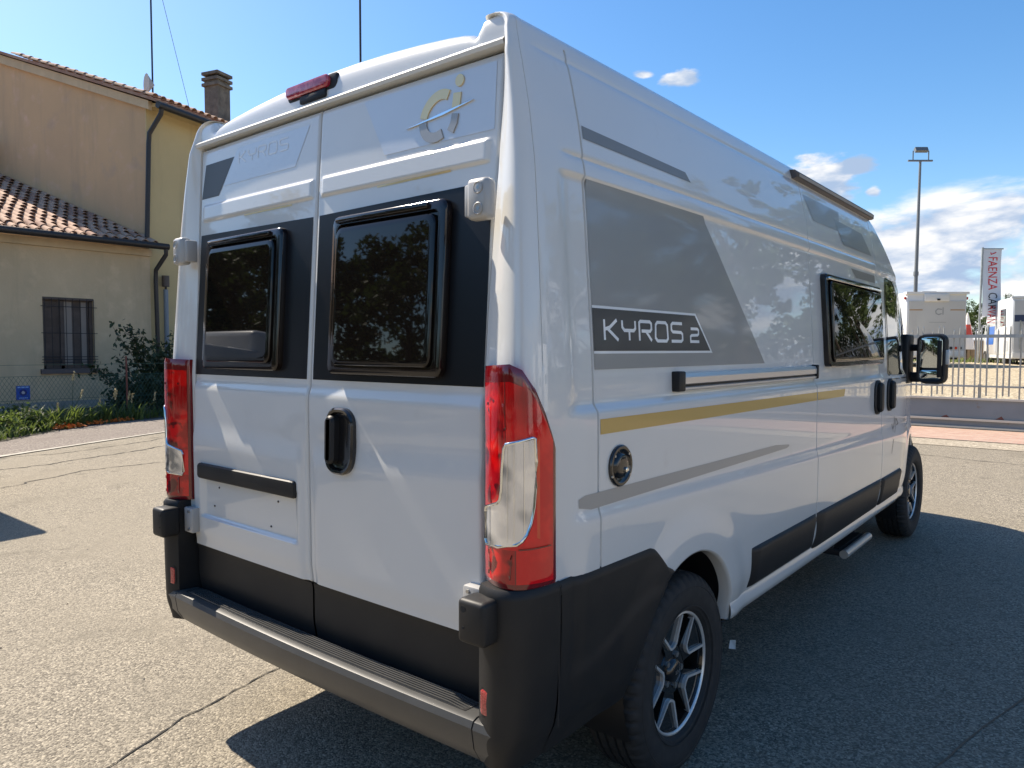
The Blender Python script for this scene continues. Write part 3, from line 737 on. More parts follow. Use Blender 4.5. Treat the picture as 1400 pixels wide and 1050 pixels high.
side_foil('grey_reflection', [(.30, 1.095), (.36, 1.083), (1.97, 1.094), (2.005, 1.100), (2.0, 1.108), (1.83, 1.122), (.33, 1.128), (.30, 1.12)], 'stripe_grey')  # dark reflection above the crease, painted in as a grey strip
def slide_foil(name, poly, m): return decal(name, poly, SX(.0012), m, SLIDE, .035)
slide_foil('ochre_stripe', [(2.416, 1.290), (2.89, 1.287), (2.91, 1.327), (2.416, 1.331)], 'gold')
slide_foil('pale_graphic', [(2.54, 2.212), (3.004, 2.212), (3.079, 2.335), (2.44, 2.335)], 'stripe_grey')
decal('dark_graphic', [(3.05, 2.142), (3.69, 2.142), (3.53, 2.266), (2.925, 2.278)], SX(.0022), 'silver', SLIDE, .035)
slide_foil('grey_graphic', [(3.30, 1.974), (3.765, 1.974), (3.765, 2.022), (3.20, 2.022)], 'bronze')
# small flourish on the cab door
fl = [[(4.05, .84), (4.09, .92), (4.10, 1.0), (4.07, 1.04)], [(4.09, .92), (4.16, .99), (4.20, 1.07), (4.27, 1.03), (4.22, 1.02)], [(4.10, 1.0), (4.16, 1.05), (4.14, 1.09)]]
quads_on('flourish', ribbon(fl, .008), SX(.0012), 'anthracite', CAB)
# chrome guide rail
RL = tube_obj('door_guide_rail', [(.905, 0, 0), (.906, 0, 0)], .001, 'chrome', VAN)
bpy.data.objects.remove(RL)
rail_prof = [(-.012, 1.402), (.020, 1.402), (.024, 1.406), (.024, 1.412), (.012, 1.416), (.012, 1.422), (.024, 1.426), (.025, 1.448), (.018, 1.462), (-.012, 1.466)]
V_ = []
for y in np.linspace(.93, 2.385, 16):
    for dx, z in rail_prof: V_.append((float(side_x(y, 1.44))+dx, y, z))
n = len(rail_prof); f = [(i*n+k, (i+1)*n+k, (i+1)*n+(k+1) % n, i*n+(k+1) % n) for i in range(15) for k in range(n)]+[tuple(range(n)), tuple(15*n+k for k in range(n))]
RL = mesh('door_guide_rail', V_, f, 'alu', VAN, True, None, 25); fix_normals(RL)
for a, b in ((.885, .935), (2.378, 2.404)):
    xx = float(side_x(a, 1.44)); box('rail_end_cap', xx-.01, xx+.030, a, b, 1.400, 1.470, 'black', RL, .006)
V_ = []
for y in np.linspace(.935, 2.38, 12): V_ += [(float(side_x(y, 1.44))+.0145, y, 1.4155), (float(side_x(y, 1.44))+.0145, y, 1.4225)]
mesh('rail_slot', V_, grid_idx(12, 2), 'black', RL)
# side socket cover
def disc_stack(name, cy, cz, prof_, fn, m, par, n=32, el=1.0):
    V_ = []; 
    for r, h in prof_:
        for k in range(n): a = 2*math.pi*k/n; V_.append(fn(cy+r*math.cos(a), cz+r*el*math.sin(a), h))
    f = [(i*n+k, i*n+(k+1) % n, (i+1)*n+(k+1) % n, (i+1)*n+k) for i in range(len(prof_)-1) for k in range(n)]+[tuple((len(prof_)-1)*n+k for k in range(n))]
    o = mesh(name, V_, f, m, par, True, None, 30); fix_normals(o); return o
sfn = lambda y, z, h: (float(side_x(y, z))+h, y, z)
SK = disc_stack('socket_cover', .515, 1.192, [(.064, 0), (.064, .006), (.060, .010), (.052, .010), (.047, .006), (.040, .004), (.036, .010), (.030, .013), (.02, .014)], sfn, 'gloss_black', VAN)
disc_stack('lock', .530, 1.178, [(.009, .012), (.009, .019), (.007, .020)], sfn, 'chrome', SK, 12)
for (a, b) in ((.46, 1.165), (.475, 1.225), (.56, 1.16), (.555, 1.225)): disc_stack('cover_screw', a, b, [(.004, .008), (.004, .0115)], sfn, 'bolt', SK, 8)
# lower black mouldings
def moulding(name, poly, par, sy=(0, 0)):
    y0, y1, z0, z1 = poly; A_ = lambda i: [(u, v) for u, v in rrect(y0+i, y1-i, z0+i, z1-i, .008, 2)]
    us = np.linspace(y0, y1, 24); V_ = []; P_ = [(z0, -.002), (z0+.004, .010), (z0+.012, .014), (z1-.022, .018), (z1-.008, .013), (z1-.002, .006), (z1, -.002)]
    for u in us:
        e = min(1, (u-y0)/.012, (y1-u)/.012)
        for v, h in P_: V_.append((float(side_x(u, v))+(h if e > .5 else 0), u, v+(sy[0]+(sy[1]-sy[0])*(u-y0)/(y1-y0))*(v > (z0+z1)/2)))
    n = len(P_); f = grid_idx(24, n)+[tuple(range(n)), tuple(23*n+k for k in range(n))]
    o = mesh(name, V_, f, 'plastic', par, True, None, 40); fix_normals(o); return o
moulding('side_moulding', (1.560, 2.402, .545, .718), VAN); moulding('side_moulding', (2.418, 3.768, .525, .718), SLIDE, (0, -.012)); moulding('side_moulding', (3.784, 4.36, .522, .704), CAB)
# sill below
V_ = []
for y in np.linspace(1.37, 4.66, 60):
    for dx, z in ((-.002, .535), (.004, .515), (.006, .49), (.002, .468), (-.02, .452), (-.08, .440), (-.14, .44)): V_.append((float(side_x(y, .535))+dx*(1), y, z+.0))
o = mesh('sill', V_, grid_idx(60, 7), 'paint', VAN); fix_normals(o)
# door handles
def side_handle(y0, par):
    a = lambda i, r: rrect(y0+i, y0+.165-i, 1.135+i, 1.352-i, r, 7)
    o = rings('door_handle', [(a(0, .07), -.002), (a(0, .07), .008), (a(.008, .064), .014), (a(.022, .052), .010), (a(.034, .042), .000)], sfn, 'black', par); fix_normals(o)
    a = lambda i, r: rrect(y0+.045+i, y0+.120-i, 1.150+i, 1.338-i, r, 6)
    o = rings('handle_grip', [(a(0, .03), 0), (a(0, .03), .026), (a(.008, .026), .036), (a(.018, .02), .038)], sfn, 'plastic', par); fix_normals(o)
side_handle(3.565, SLIDE); side_handle(3.905, CAB)
# window in the sliding door
a = lambda i, r: rrect(2.585+i, 3.765-i, 1.455+i, 1.945-i, r)
wfn = lambda y, z, h: (float(W(z))+.0095+h, y, z)
o = rings('window_frame', [(a(0, .03), -.015), (a(0, .03), .024), (a(.005, .027), .030), (a(.03, .02), .030), (a(.034, .018), .02), (a(.04, .018), .012)], wfn, 'frame', SLIDE); fix_normals(o)
a = lambda i, r: rrect(2.632+i, 3.735-i, 1.480+i, 1.905-i, r)
o = rings('window_pane', [(a(0, .03), .012), (a(0, .03), .036), (a(.004, .028), .040), (a(.014, .024), .042)], wfn, 'pane', SLIDE, sharp=20); fix_normals(o)
box('window_visor', float(W(1.93))+.03, float(W(1.93))+.052, 2.62, 3.74, 1.912, 1.928, 'chrome', SLIDE, .004)
# cab window with black surround
cw = [(3.99, 1.375), (4.05, 1.345), (4.95, 1.335), (5.06, 1.37), (5.02, 1.44), (4.74, 1.72), (4.33, 1.985), (4.26, 2.02), (4.06, 2.035), (4.02, 2.01), (4.0, 1.9)]
def shrink(P, d):
    c = Vector((sum(p[0] for p in P)/len(P), sum(p[1] for p in P)/len(P))); return [tuple(Vector(p)+(c-Vector(p)).normalized()*d) for p in P]
decal('window_surround', cw, SX(.002), 'gloss_black', CAB, .05)
decal('window_pane', shrink(cw, .045), SX(.0035), 'glass', CAB, .05)
# mirror
MI = thing('wing_mirror', '', '', (0, 0, 0)); del MI['label']; del MI['category']; MI.parent = VAN; MI.matrix_parent_inverse = Matrix.Translation(-Vector(VAN['_loc'])); MI['_loc'] = (0, 0, 0)
bm = bmesh.new(); bbox(bm, 1.03, 1.225, 4.76, 4.90, 1.288, 1.665, .055, 4)
from_bm('mirror_housing', bm, 'plastic', MI, True, 50)
mf = lambda u, v, h: (u, 4.757-h+.16*(u-1.12), v)
o = rings('mirror_bezel', [(rrect(1.035, 1.215, 1.300, 1.655, .045), -.01), (rrect(1.035, 1.215, 1.300, 1.655, .045), .006), (rrect(1.045, 1.205, 1.31, 1.645, .04), .009), (rrect(1.055, 1.195, 1.32, 1.637, .036), .002)], mf, 'black', MI, cap=False); fix_normals(o)
o = rings('mirror_glass', [(rrect(1.052, 1.196, 1.408, 1.640, .03), .003), (rrect(1.056, 1.192, 1.412, 1.636, .028), .004)], mf, mat('mirror_glass', (.55, .6, .62), .02, 1), MI); fix_normals(o)
o = rings('lower_mirror_glass', [(rrect(1.055, 1.19, 1.325, 1.393, .02), .003), (rrect(1.058, 1.187, 1.328, 1.390, .018), .004)], mf, bpy.data.materials['mirror_glass'], MI); fix_normals(o)
box('indicator', 1.205, 1.238, 4.785, 4.83, 1.435, 1.545, 'amber', MI, .008)
bm = bmesh.new(); bbox(bm, .93, 1.05, 4.80, 4.86, 1.30, 1.375, .015, 2); bbox(bm, .955, 1.05, 4.80, 4.85, 1.535, 1.585, .01, 2); bbox(bm, .935, .985, 4.70, 4.90, 1.29, 1.66, .015, 2); from_bm('mirror_arm', bm, 'plastic', MI, True, 50)
# lamp rail over the sliding door
V_ = []
ap = [(.842, 2.402), (.905, 2.398), (.918, 2.404), (.920, 2.428), (.908, 2.440), (.846, 2.446)]
for y in (2.33, 3.86):
    for x, z in ap: V_.append((x, y, z))
n = 6; o = mesh('awning_lamp_rail', V_, [(k, (k+1) % n, n+(k+1) % n, n+k) for k in range(n)]+[tuple(range(n)), tuple(range(n, 2*n))], mat('rail_brown', (.11, .085, .075), .4, .3), VAN, False); fix_normals(o)
mesh('lamp_strip', [(.921, 2.36, 2.409), (.921, 3.83, 2.409), (.9215, 3.83, 2.424), (.9215, 2.36, 2.424)], [(0, 1, 2, 3)], mat('lamp_strip', (.45, .40, .36), .3, coat=.5), o)
# entrance step
ES = box('entrance_step', .60, .90, 3.38, 3.92, .255, .295, 'dark_metal', VAN, .006)
tube_obj('step_edge', [(.912, 3.36, .275), (.912, 3.95, .275)], .027, 'alu', ES, 12)
box('step_tread', .62, .875, 3.40, 3.90, .296, .301, 'black', ES)
box('step_housing', .35, .80, 3.34, 3.96, .30, .40, 'black', VAN, .01)
bm = bmesh.new(); 
for y in (3.40, 3.90): bbox(bm, .58, .84, y-.012, y+.012, .27, .38, .004, 1, Matrix.Identity(4))
from_bm('step_arm', bm, 'dark_metal', ES)
bm = bmesh.new(); bbox(bm, .55, .80, 2.50, 2.62, .27, .40, .02, 2); from_bm('drain_tap', bm, 'black', VAN, True)

# ---- wheels
def make_wheel():
    Wh = bpy.data.objects.new('wheel', None); COL.objects.link(Wh)
    RT, HW = .366, .112
    pf = [(.222, -.085), (.232, -.100), (.262, -.110), (.300, -.113), (.330, -.109), (.346, -.100), (.357, -.088), (.362, -.074)]
    gro = []
    for gx in (-.052, -.018, .018, .052): gro += [(.364, gx-.006), (.355, gx-.0045), (.355, gx+.0045), (.364, gx+.006)]
    prof_ = pf+gro+[(r, -x) for r, x in reversed(pf)]
    n = 288; V_ = []
    for k in range(n):
        a = 2*math.pi*k/n
        for r, x in prof_:
            rr = r
            if r > .340 and abs(x) > .058: rr -= .0075*(1 if (k % 6) in (0, 1) else 0)
            elif r > .36: rr -= .004*(1 if ((k+int((x+.1)*60)) % 6) == 0 else 0)
            if abs(r-.300) < .001: rr += 0
            V_.append((x, rr*math.cos(a), rr*math.sin(a)))
    m_ = len(prof_); f = [(k*m_+j, k*m_+j+1, ((k+1) % n)*m_+j+1, ((k+1) % n)*m_+j) for k in range(n) for j in range(m_-1)]
    t_ = mesh('tyre', V_, f, 'rubber', Wh, True, None, 35); fix_normals(t_)
    # faint raised rings on the sidewall
    for rr_ in (.245, .318):
        V_ = []; n = 72
        for k in range(n):
            a = 2*math.pi*k/n
            for r, x in ((rr_-.003, .1085 if rr_ < .3 else .1105), (rr_, .1105 if rr_ < .3 else .1135), (rr_+.003, .1090 if rr_ < .3 else .1105)): V_.append((x, r*math.cos(a), r*math.sin(a)))
        mesh('sidewall_ring', V_, [(k*3+j, k*3+j+1, ((k+1) % n)*3+j+1, ((k+1) % n)*3+j) for k in range(n) for j in range(2)], 'rubber', t_)
    # rim barrel and silver lip
    n = 72; V_ = []; pr_ = [(.196, -.06), (.198, .02), (.204, .06), (.210, .080)]
    for k in range(n):
        a = 2*math.pi*k/n
        for r, x in pr_: V_.append((x, r*math.cos(a), r*math.sin(a)))
    m_ = 4; rm = mesh('rim', V_, [(k*m_+j, k*m_+j+1, ((k+1) % n)*m_+j+1, ((k+1) % n)*m_+j) for k in range(n) for j in range(m_-1)], 'gloss_black', Wh)
    V_ = []; pr_ = [(.211, .078), (.213, .0865), (.217, .0880), (.221, .0865), (.224, .078)]
    for k in range(n):
        a = 2*math.pi*k/n
        for r, x in pr_: V_.append((x, r*math.cos(a), r*math.sin(a)))
    m_ = 5; mesh('rim_lip', V_, [(k*m_+j, k*m_+j+1, ((k+1) % n)*m_+j+1, ((k+1) % n)*m_+j) for k in range(n) for j in range(m_-1)], mat('machined_aluminium', (.80, .79, .76), .32, .55, coat=.6), Wh)
    mach = bpy.data.materials['machined_aluminium']
    box('brake_disc', -.02, .0, -.01, .01, -.01, .01, 'dark_metal', Wh).name = 'brake_disc'
    def pol(r, a): return (r*math.cos(a), r*math.sin(a))
    for s in range(5):
        a0 = R(90+72*s+14)
        # broad black spoke
        wd = R(23); outer = [pol(.208, a0-wd), pol(.208, a0-wd/2), pol(.208, a0), pol(.208, a0+wd/2), pol(.208, a0+wd)]; inn = [pol(.085, a0+R(26)), pol(.080, a0), pol(.085, a0-R(26))]
        P_ = outer+inn; V_ = []; nP = len(P_)
        for x in (.030, .060): V_ += [(x+(.012 if (y*y+z*z) > .03 else 0), y, z) for y, z in P_]
        o = mesh('spoke', V_, [(k, (k+1) % nP, nP+(k+1) % nP, nP+k) for k in range(nP)]+[tuple(range(nP, 2*nP))], 'gloss_black', Wh, False); fix_normals(o)
        # machined V edge of the spoke
        pth = [pol(.209, a0-wd*.96), pol(.110, a0-R(12)), pol(.102, a0-R(5)), pol(.102, a0+R(5)), pol(.110, a0+R(12)), pol(.209, a0+wd*.96)]
        out_ = thick(pth, .0095); V_ = []; nO = len(out_)
        for x in (.055, .076): V_ += [(x+.006*((y*y+z*z) > .03), y, z) for y, z in out_]
        o = mesh('spoke_edge', V_, [(k, (k+1) % nO, nO+(k+1) % nO, nO+k) for k in range(nO)]+[(nO+k, nO+k+1, 2*nO-2-k, 2*nO-1-k) for k in range(nO//2-1)], mach, Wh, False); fix_normals(o)
        by, bz = pol(.060, a0+R(36)); bm = bmesh.new(); tube(bm, [(.045, by, bz), (.066, by, bz)], .0115, 6); from_bm('wheel_bolt', bm, 'bolt', Wh)
    n = 40; V_ = []
    for r, x in ((.095, .020), (.093, .052), (.088, .058), (.048, .058), (.044, .066), (.036, .074), (.020, .077), (0.001, .078)):
        for k in range(n): a = 2*math.pi*k/n; V_.append((x, r*math.cos(a), r*math.sin(a)))
    o = mesh('hub', V_, [(i*n+k, i*n+(k+1) % n, (i+1)*n+(k+1) % n, (i+1)*n+k) for i in range(7) for k in range(n)], 'gloss_black', Wh, True, None, 40); fix_normals(o)
    Q_ = ribbon([[(-.016, -.006), (-.016, .008), (-.006, 0), (.002, .008), (.002, -.006)], [(.008, -.006), (.016, .008)], [(.008, .008), (.016, -.006)]], .003)
    quads_on('hub_mark', Q_, lambda u, v: (.0790, -u, v), 'bolt', Wh)
    # disc behind
    for o in list(Wh.children):
        if o.name.startswith('brake_disc'): bpy.data.objects.remove(o)
    V_ = []
    for r in (.001, .165):
        for k in range(n): a = 2*math.pi*k/n; V_.append((-.01, r*math.cos(a), r*math.sin(a)))
    mesh('brake_disc', V_, [(k, (k+1) % n, n+(k+1) % n, n+k) for k in range(n)], 'dark_metal', Wh)
    V_ = []
    for r in (.001, .20):
        for k in range(n): a = 2*math.pi*k/n; V_.append((-.05, r*math.cos(a), r*math.sin(a)))
    mesh('wheel_back', V_, [(k, (k+1) % n, n+(k+1) % n, n+k) for k in range(n)], 'black', Wh)
    return Wh
W0 = make_wheel()
def place_wheel(src, x, y, z, rz, ry, first=False):
    o = src if first else src.copy()
    if not first:
        COL.objects.link(o)
        for ch in src.children:
            c = ch.copy(); COL.objects.link(c); c.parent = o
            for g in ch.children: d = g.copy(); COL.objects.link(d); d.parent = c
    o.location = (x, y, z); o.rotation_euler = (ry, 0, rz); o.parent = VAN; o.matrix_parent_inverse = Matrix.Translation(-Vector(VAN['_loc']))
place_wheel(W0, .878, 1.015, .362, 0, 0, True)
place_wheel(W0, .878, 5.05, .425, 0, R(30)); place_wheel(W0, -.878, 1.015, .362, math.pi, R(10)); place_wheel(W0, -.878, 5.05, .425, math.pi, R(50))

# ================================================================== ground
def gz(x, y): return .015*(min(max(y, -12), 13.2)-1)
def stone_mat(name, base, dark, light, sc_=150, warm=None, bumpd=.004, patch=True):
    m = bpy.data.materials.new(name); m.use_nodes = True; nt = m.node_tree; b = nt.nodes['Principled BSDF']; b.inputs['Roughness'].default_value = .88; b.inputs['Specular IOR Level'].default_value = .25
    tcn = nt.nodes.new('ShaderNodeTexCoord'); O = tcn.outputs['Object']
    def nz(s, d, r=.6):
        n = nt.nodes.new('ShaderNodeTexNoise'); n.inputs['Scale'].default_value = s; n.inputs['Detail'].default_value = d; n.inputs['Roughness'].default_value = r; nt.links.new(O, n.inputs['Vector']); return n.outputs['Fac']
    def mr(x, a, c):
        n = nt.nodes.new('ShaderNodeMapRange'); n.inputs['From Min'].default_value = a; n.inputs['From Max'].default_value = c; nt.links.new(x, n.inputs['Value']); return n.outputs[0]
    def mixc(f, A, B):
        n = nt.nodes.new('ShaderNodeMix'); n.data_type = 'RGBA'; nt.links.new(f, n.inputs[0])
        for i, v in ((6, A), (7, B)):
            if isinstance(v, tuple): n.inputs[i].default_value = (*v, 1)
            else: nt.links.new(v, n.inputs[i])
        return n.outputs[2]
    vo = nt.nodes.new('ShaderNodeTexVoronoi'); vo.inputs['Scale'].default_value = sc_; nt.links.new(O, vo.inputs['Vector'])
    sp = nt.nodes.new('ShaderNodeSeparateColor'); nt.links.new(vo.outputs['Color'], sp.inputs[0])
    c = mixc(mr(sp.outputs[0], .15, .85), dark, light)
    c = mixc(mr(sp.outputs[1], .80, .95), c, tuple(min(1, v*1.45) for v in light))
    c = mixc(mr(nz(1.1, 6), .35, 1.05), c, base)
    if patch:
        c = mixc(mr(nz(.55, 7, .7), .56, .74), c, tuple(v*.72 for v in base))
        c = mixc(mr(nz(.23, 5, .6), .52, .72), c, tuple(min(1, v*1.16) for v in base))
        c = mixc(mr(nz(7.0, 6, .7), .60, .78), c, tuple(v*.70 for v in dark))
        c = mixc(mr(nz(1.7, 8, .75), .60, .70), c, tuple(v*.62 for v in base))
    if warm: c = mixc(mr(nz(2.2, 3), .5, .75), c, warm)
    nt.links.new(c, b.inputs['Base Color'])
    bp = nt.nodes.new('ShaderNodeBump'); bp.inputs['Strength'].default_value = .9; bp.inputs['Distance'].default_value = bumpd
    dd = nt.nodes.new('ShaderNodeMath'); dd.operation = 'ADD'; nt.links.new(mr(vo.outputs['Distance'], 0, .7), dd.inputs[0]); nt.links.new(nz(40, 5), dd.inputs[1])
    bp.invert = True; nt.links.new(dd.outputs[0], bp.inputs['Height']); nt.links.new(bp.outputs[0], b.inputs['Normal'])
    return m
asph = stone_mat('asphalt', (.205, .178, .134), (.115, .100, .078), (.30, .262, .200), 125, bumpd=.0028)
gx = np.array([-400, -100, -40, -20, -10, -5, 0, 5, 10, 20, 40, 100, 400]); gy = np.array([-400, -100, -40, -20, -12, -6, 0, 6, 10, 13.2, 16, 40, 100, 400])
structure(mesh('ground', [(x, y, gz(x, y)) for x in gx for y in gy], grid_idx(len(gx), len(gy)), asph, None, True))

def strip(name, pts, wd, m, dz=.004, kind='structure', jag=0):
    L_, R_ = [], []; n = len(pts)
    for i, p in enumerate(pts):
        a = Vector(pts[max(i-1, 0)]); b = Vector(pts[min(i+1, n-1)]); t = (b-a).normalized(); nn = Vector((-t.y, t.x)); ww = wd*(1+jag*(rng.random()-.5)*2) if not isinstance(wd, list) else wd[i]
        l = Vector(p)+nn*ww/2; r = Vector(p)-nn*ww/2; L_.append((l.x, l.y, gz(l.x, l.y)+dz)); R_.append((r.x, r.y, gz(r.x, r.y)+dz))
    o = mesh(name, L_+R_, [(i, n+i, n+i+1, i+1) for i in range(n-1)], m, None, False); o['kind'] = kind; return o
def wander(pts, step, amp, seed):
    rg = np.random.default_rng(seed); out = []; off = 0
    for a, b in zip(pts, pts[1:]):
        a = Vector(a); b = Vector(b); n = max(2, int((b-a).length/step)); t = (b-a).normalized(); nn = Vector((-t.y, t.x))
        for k in range(n): off = off*.82+rg.normal()*amp; q = a.lerp(b, k/n)+nn*off; out.append((q.x, q.y))
    return out
M['crack'] = mat('crack_filling', (.030, .027, .023), .95)
for pts, wd, sd_ in (([(-.55, -.75), (-.70, -.30), (-.85, .09), (-.93, .57), (-1.15, 1.3), (-1.3, 2.2)], .008, 1), ([(-8.9, .4), (-8.6, 1.9), (-8.9, 3.4), (-9.4, 5.2)], .03, 2), ([(-7.2, 1.0), (-7.7, 2.2), (-7.5, 3.5), (-8.3, 4.8)], .018, 3), ([(3.9, 4.2), (3.1, 3.3), (2.6, 2.5)], .008, 6),
                    ([(-1, 9.9), (3, 9.2), (8, 9.3)], .015, 4), ([(-10.2, .8), (-9.6, 2.6), (-10.0, 4.5)], .02, 5)):
    strip('ground_crack', wander(pts, .035 if wd < .01 else .06, .004 if wd < .01 else .02, sd_), wd, 'crack', .0035, jag=.6)
strip('ground_joint', wander([(1.55, 1.0), (1.716, 1.677), (1.794, 2.0), (1.904, 2.43), (2.2, 3.4)], .05, .002, 12), .006, mat('joint_filling', (.17, .115, .075), .9), .0035, jag=.5)
# left edge of the yard: white kerb line, worn pavement strip
pav = stone_mat('worn_pavement', (.17, .14, .12), (.11, .09, .08), (.23, .20, .17), 60)
M['kerb'] = mat('kerb_stone', (.42, .39, .33), .85, noise=(5, (.30, .27, .22), 5, .4, .7), bump=(30, .5, .01, 4))
kl = [(-7.3, -6.5), (-8.9, -1.3), (-9.89, 1.96), (-10.87, 4.9), (-11.9, 8.0), (-13.2, 12)]
pe = [(-9.3, -6), (-10.4, -1), (-11.55, 2.3), (-12.65, 3.65), (-13.2, 4.6), (-13.35, 6), (-13.6, 9), (-14.0, 12)]
def band(name, A_, B_, m, dz, n=40):
    def rs(P_):
        P_ = [Vector(p) for p in P_]; L_ = [0]
        for a, b in zip(P_, P_[1:]): L_.append(L_[-1]+(b-a).length)
        return [(float(np.interp(t, L_, [p.x for p in P_])), float(np.interp(t, L_, [p.y for p in P_]))) for t in np.linspace(0, L_[-1], n)]
    a = rs(A_); b = rs(B_)
    o = mesh(name, [(x, y, gz(x, y)+dz) for x, y in a+b], [(i, n+i, n+i+1, i+1) for i in range(n-1)], m, None, False); return structure(o)
band('pavement', kl, pe, pav, .006)
strip('kerb_line', wander(kl, .5, .01, 9), .11, 'kerb', .012, jag=.25)
soil = mat('soil', (.07, .055, .038), .95, noise=[(6, (.035, .045, .02), 6, .4, .65), (.9, (.11, .09, .06), 4, .5, .7)], bump=(14, 1, .03, 5))
band('flower_bed_soil', pe, [(-17.5, -6), (-17.4, 0), (-17.4, 3), (-17.4, 5), (-17.4, 6.6), (-17.5, 7.5), (-18, 9), (-19, 12)], soil, .010)
# far side: brick paving, kerb and gravel yard behind the gate
bk = bpy.data.materials.new('brick_paving'); bk.use_nodes = True; ntb = bk.node_tree; bb = ntb.nodes['Principled BSDF']; br = ntb.nodes.new('ShaderNodeTexBrick'); tcb = ntb.nodes.new('ShaderNodeTexCoord')
ntb.links.new(tcb.outputs['Object'], br.inputs['Vector']); br.inputs['Scale'].default_value = 4.0; br.inputs['Color1'].default_value = (.36, .20, .15, 1); br.inputs['Color2'].default_value = (.44, .30, .23, 1); br.inputs['Mortar'].default_value = (.34, .28, .22, 1); br.inputs['Mortar Size'].default_value = .03
ntb.links.new(br.outputs['Color'], bb.inputs['Base Color']); bb.inputs['Roughness'].default_value = .9
o = mesh('brick_paving', [(x, y, gz(x, y)+.006) for x in (-9, 14) for y in (11.5, 12.4, 13.15)], grid_idx(2, 3), bk, None, False); structure(o)
o = mesh('concrete_edge', [(x, y, gz(x, y)+.006) for x in (-9, 14) for y in (10.75, 11.49)], grid_idx(2, 2), stone_mat('edge_concrete', (.33, .28, .21), (.25, .21, .16), (.38, .33, .25), 40), None, False); structure(o)
strip('kerb_line', [(-9, 11.5), (14, 11.5)], .05, 'crack', .010)
grav = stone_mat('gravel', (.40, .33, .22), (.26, .21, .14), (.52, .44, .31), 22, bumpd=.02)
def yz(y): return float(np.interp(y, [13.3, 31, 36, 400], [.205, .90, .95, 1.0]))
yy_ = [13.34, 16, 20, 25, 31, 36, 60, 120, 400]
structure(mesh('gravel_yard', [(x, y, yz(y)) for x in (-60, -30, -12, 0, 12, 30, 60) for y in yy_], grid_idx(7, 9), grav, None, True))

# ================================================================== vegetation helpers
def leafmat(name, a, b, tr=.25):
    m = mat(name, a, .62, noise=(1.6, b, 4, .35, .68)); nt = m.node_tree; p = nt.nodes['Principled BSDF']
    t = nt.nodes.new('ShaderNodeBsdfTranslucent'); t.inputs['Color'].default_value = (b[0]*1.4, b[1]*1.5, b[2], 1); mixs = nt.nodes.new('ShaderNodeMixShader'); mixs.inputs[0].default_value = tr
    out = nt.nodes['Material Output']; nt.links.new(p.outputs[0], mixs.inputs[1]); nt.links.new(t.outputs[0], mixs.inputs[2]); nt.links.new(mixs.outputs[0], out.inputs['Surface']); return m
M['leaf'] = leafmat('tree_leaves', (.035, .060, .018), (.075, .105, .030)); M['leaf_dark'] = leafmat('dark_leaves', (.018, .032, .014), (.035, .055, .022), .15); M['leaf_fresh'] = leafmat('weed_leaves', (.055, .085, .022), (.13, .165, .045), .3)
M['bark'] = mat('bark', (.09, .07, .05), .9, noise=(8, (.05, .04, .03), 5, .4, .6), bump=(20, 1, .02, 5)); M['straw'] = mat('dry_seed_heads', (.50, .42, .24), .8); M['flower'] = mat('orange_petals', (.60, .17, .03), .6)
def leaves(P_, size, rg, asp=.55, up_=0.0):
    n = len(P_); d = rg.normal(size=(n, 3)); d[:, 2] += up_; d /= np.linalg.norm(d, axis=1)[:, None]; e = np.cross(d, rg.normal(size=(n, 3))); e /= np.linalg.norm(e, axis=1)[:, None]
    s = size*(.6+.8*rg.random((n, 1))); a = d*s; b = e*s*asp/2
    V_ = np.stack([P_-a*.5, P_+b, P_+a*.5, P_-b], 1).reshape(-1, 3); F_ = np.arange(4*n).reshape(n, 4); return V_, F_
def tree_mesh(seed, h, r, n, leaf=.22, lean=0):
    rg = np.random.default_rng(seed); bm = bmesh.new(); tips = []
    tube(bm, [(0, 0, -.3), (0.05, 0, h*.22), (.12, .05, h*.45), (.1, .1, h*.75)], [.05*r+.08, .045*r+.06, .03*r+.04, .02], 8)
    for k in range(14):
        a = rg.random()*6.28; z0 = h*(.22+.5*rg.random()); rr = r*(.55+.5*rg.random())*(1-.45*abs(z0/h-.45)); e = Vector((rr*math.cos(a), rr*math.sin(a), z0+h*(.08+.25*rg.random())))
        tube(bm, [(0.08, .03, z0), tuple(Vector((.08, .03, z0)).lerp(e, .5)+Vector((0, 0, .3))), tuple(e)], [.05, .03, .012], 5); tips.append(e)
    tips += [Vector((rg.normal()*r*.25, rg.normal()*r*.25, h*(.8+.17*rg.random()))) for _ in range(5)]
    P_ = []
    for e in tips:
        for q in range(5):
            c = e+Vector(rg.normal(size=3))*r*.22; k = int(n/len(tips)/5); s_ = r*(.10+.16*rg.random()); v = rg.normal(size=(k, 3)); v /= np.linalg.norm(v, axis=1)[:, None]; v *= (rg.random((k, 1))**.45)*s_; v[:, 2] *= .75; P_.append(v+np.array(c))
    Vl, Fl = leaves(np.concatenate(P_), leaf, rg)
    tm = bpy.data.meshes.new('trunk'); bm.to_mesh(tm); bm.free(); tm.materials.append(M['bark'])
    cm = bpy.data.meshes.new('crown'); cm.from_pydata(Vl.tolist(), [], Fl.tolist()); cm.materials.append(M['leaf']); return tm, cm
TM = [tree_mesh(3, 8.5, 3.2, 9000, .26), tree_mesh(5, 7.0, 2.8, 8000, .24), tree_mesh(8, 10, 3.6, 10000, .28)]
def tree(k, x, y, z, s, rz, label, group=None):
    t = thing('tree', label, 'tree', (x, y, z), group, rz, True); t.scale = (s, s, s)
    for nm, me in zip(('trunk', 'crown'), TM[k]): o = bpy.data.objects.new(nm, me); COL.objects.link(o); o.parent = t
    return t

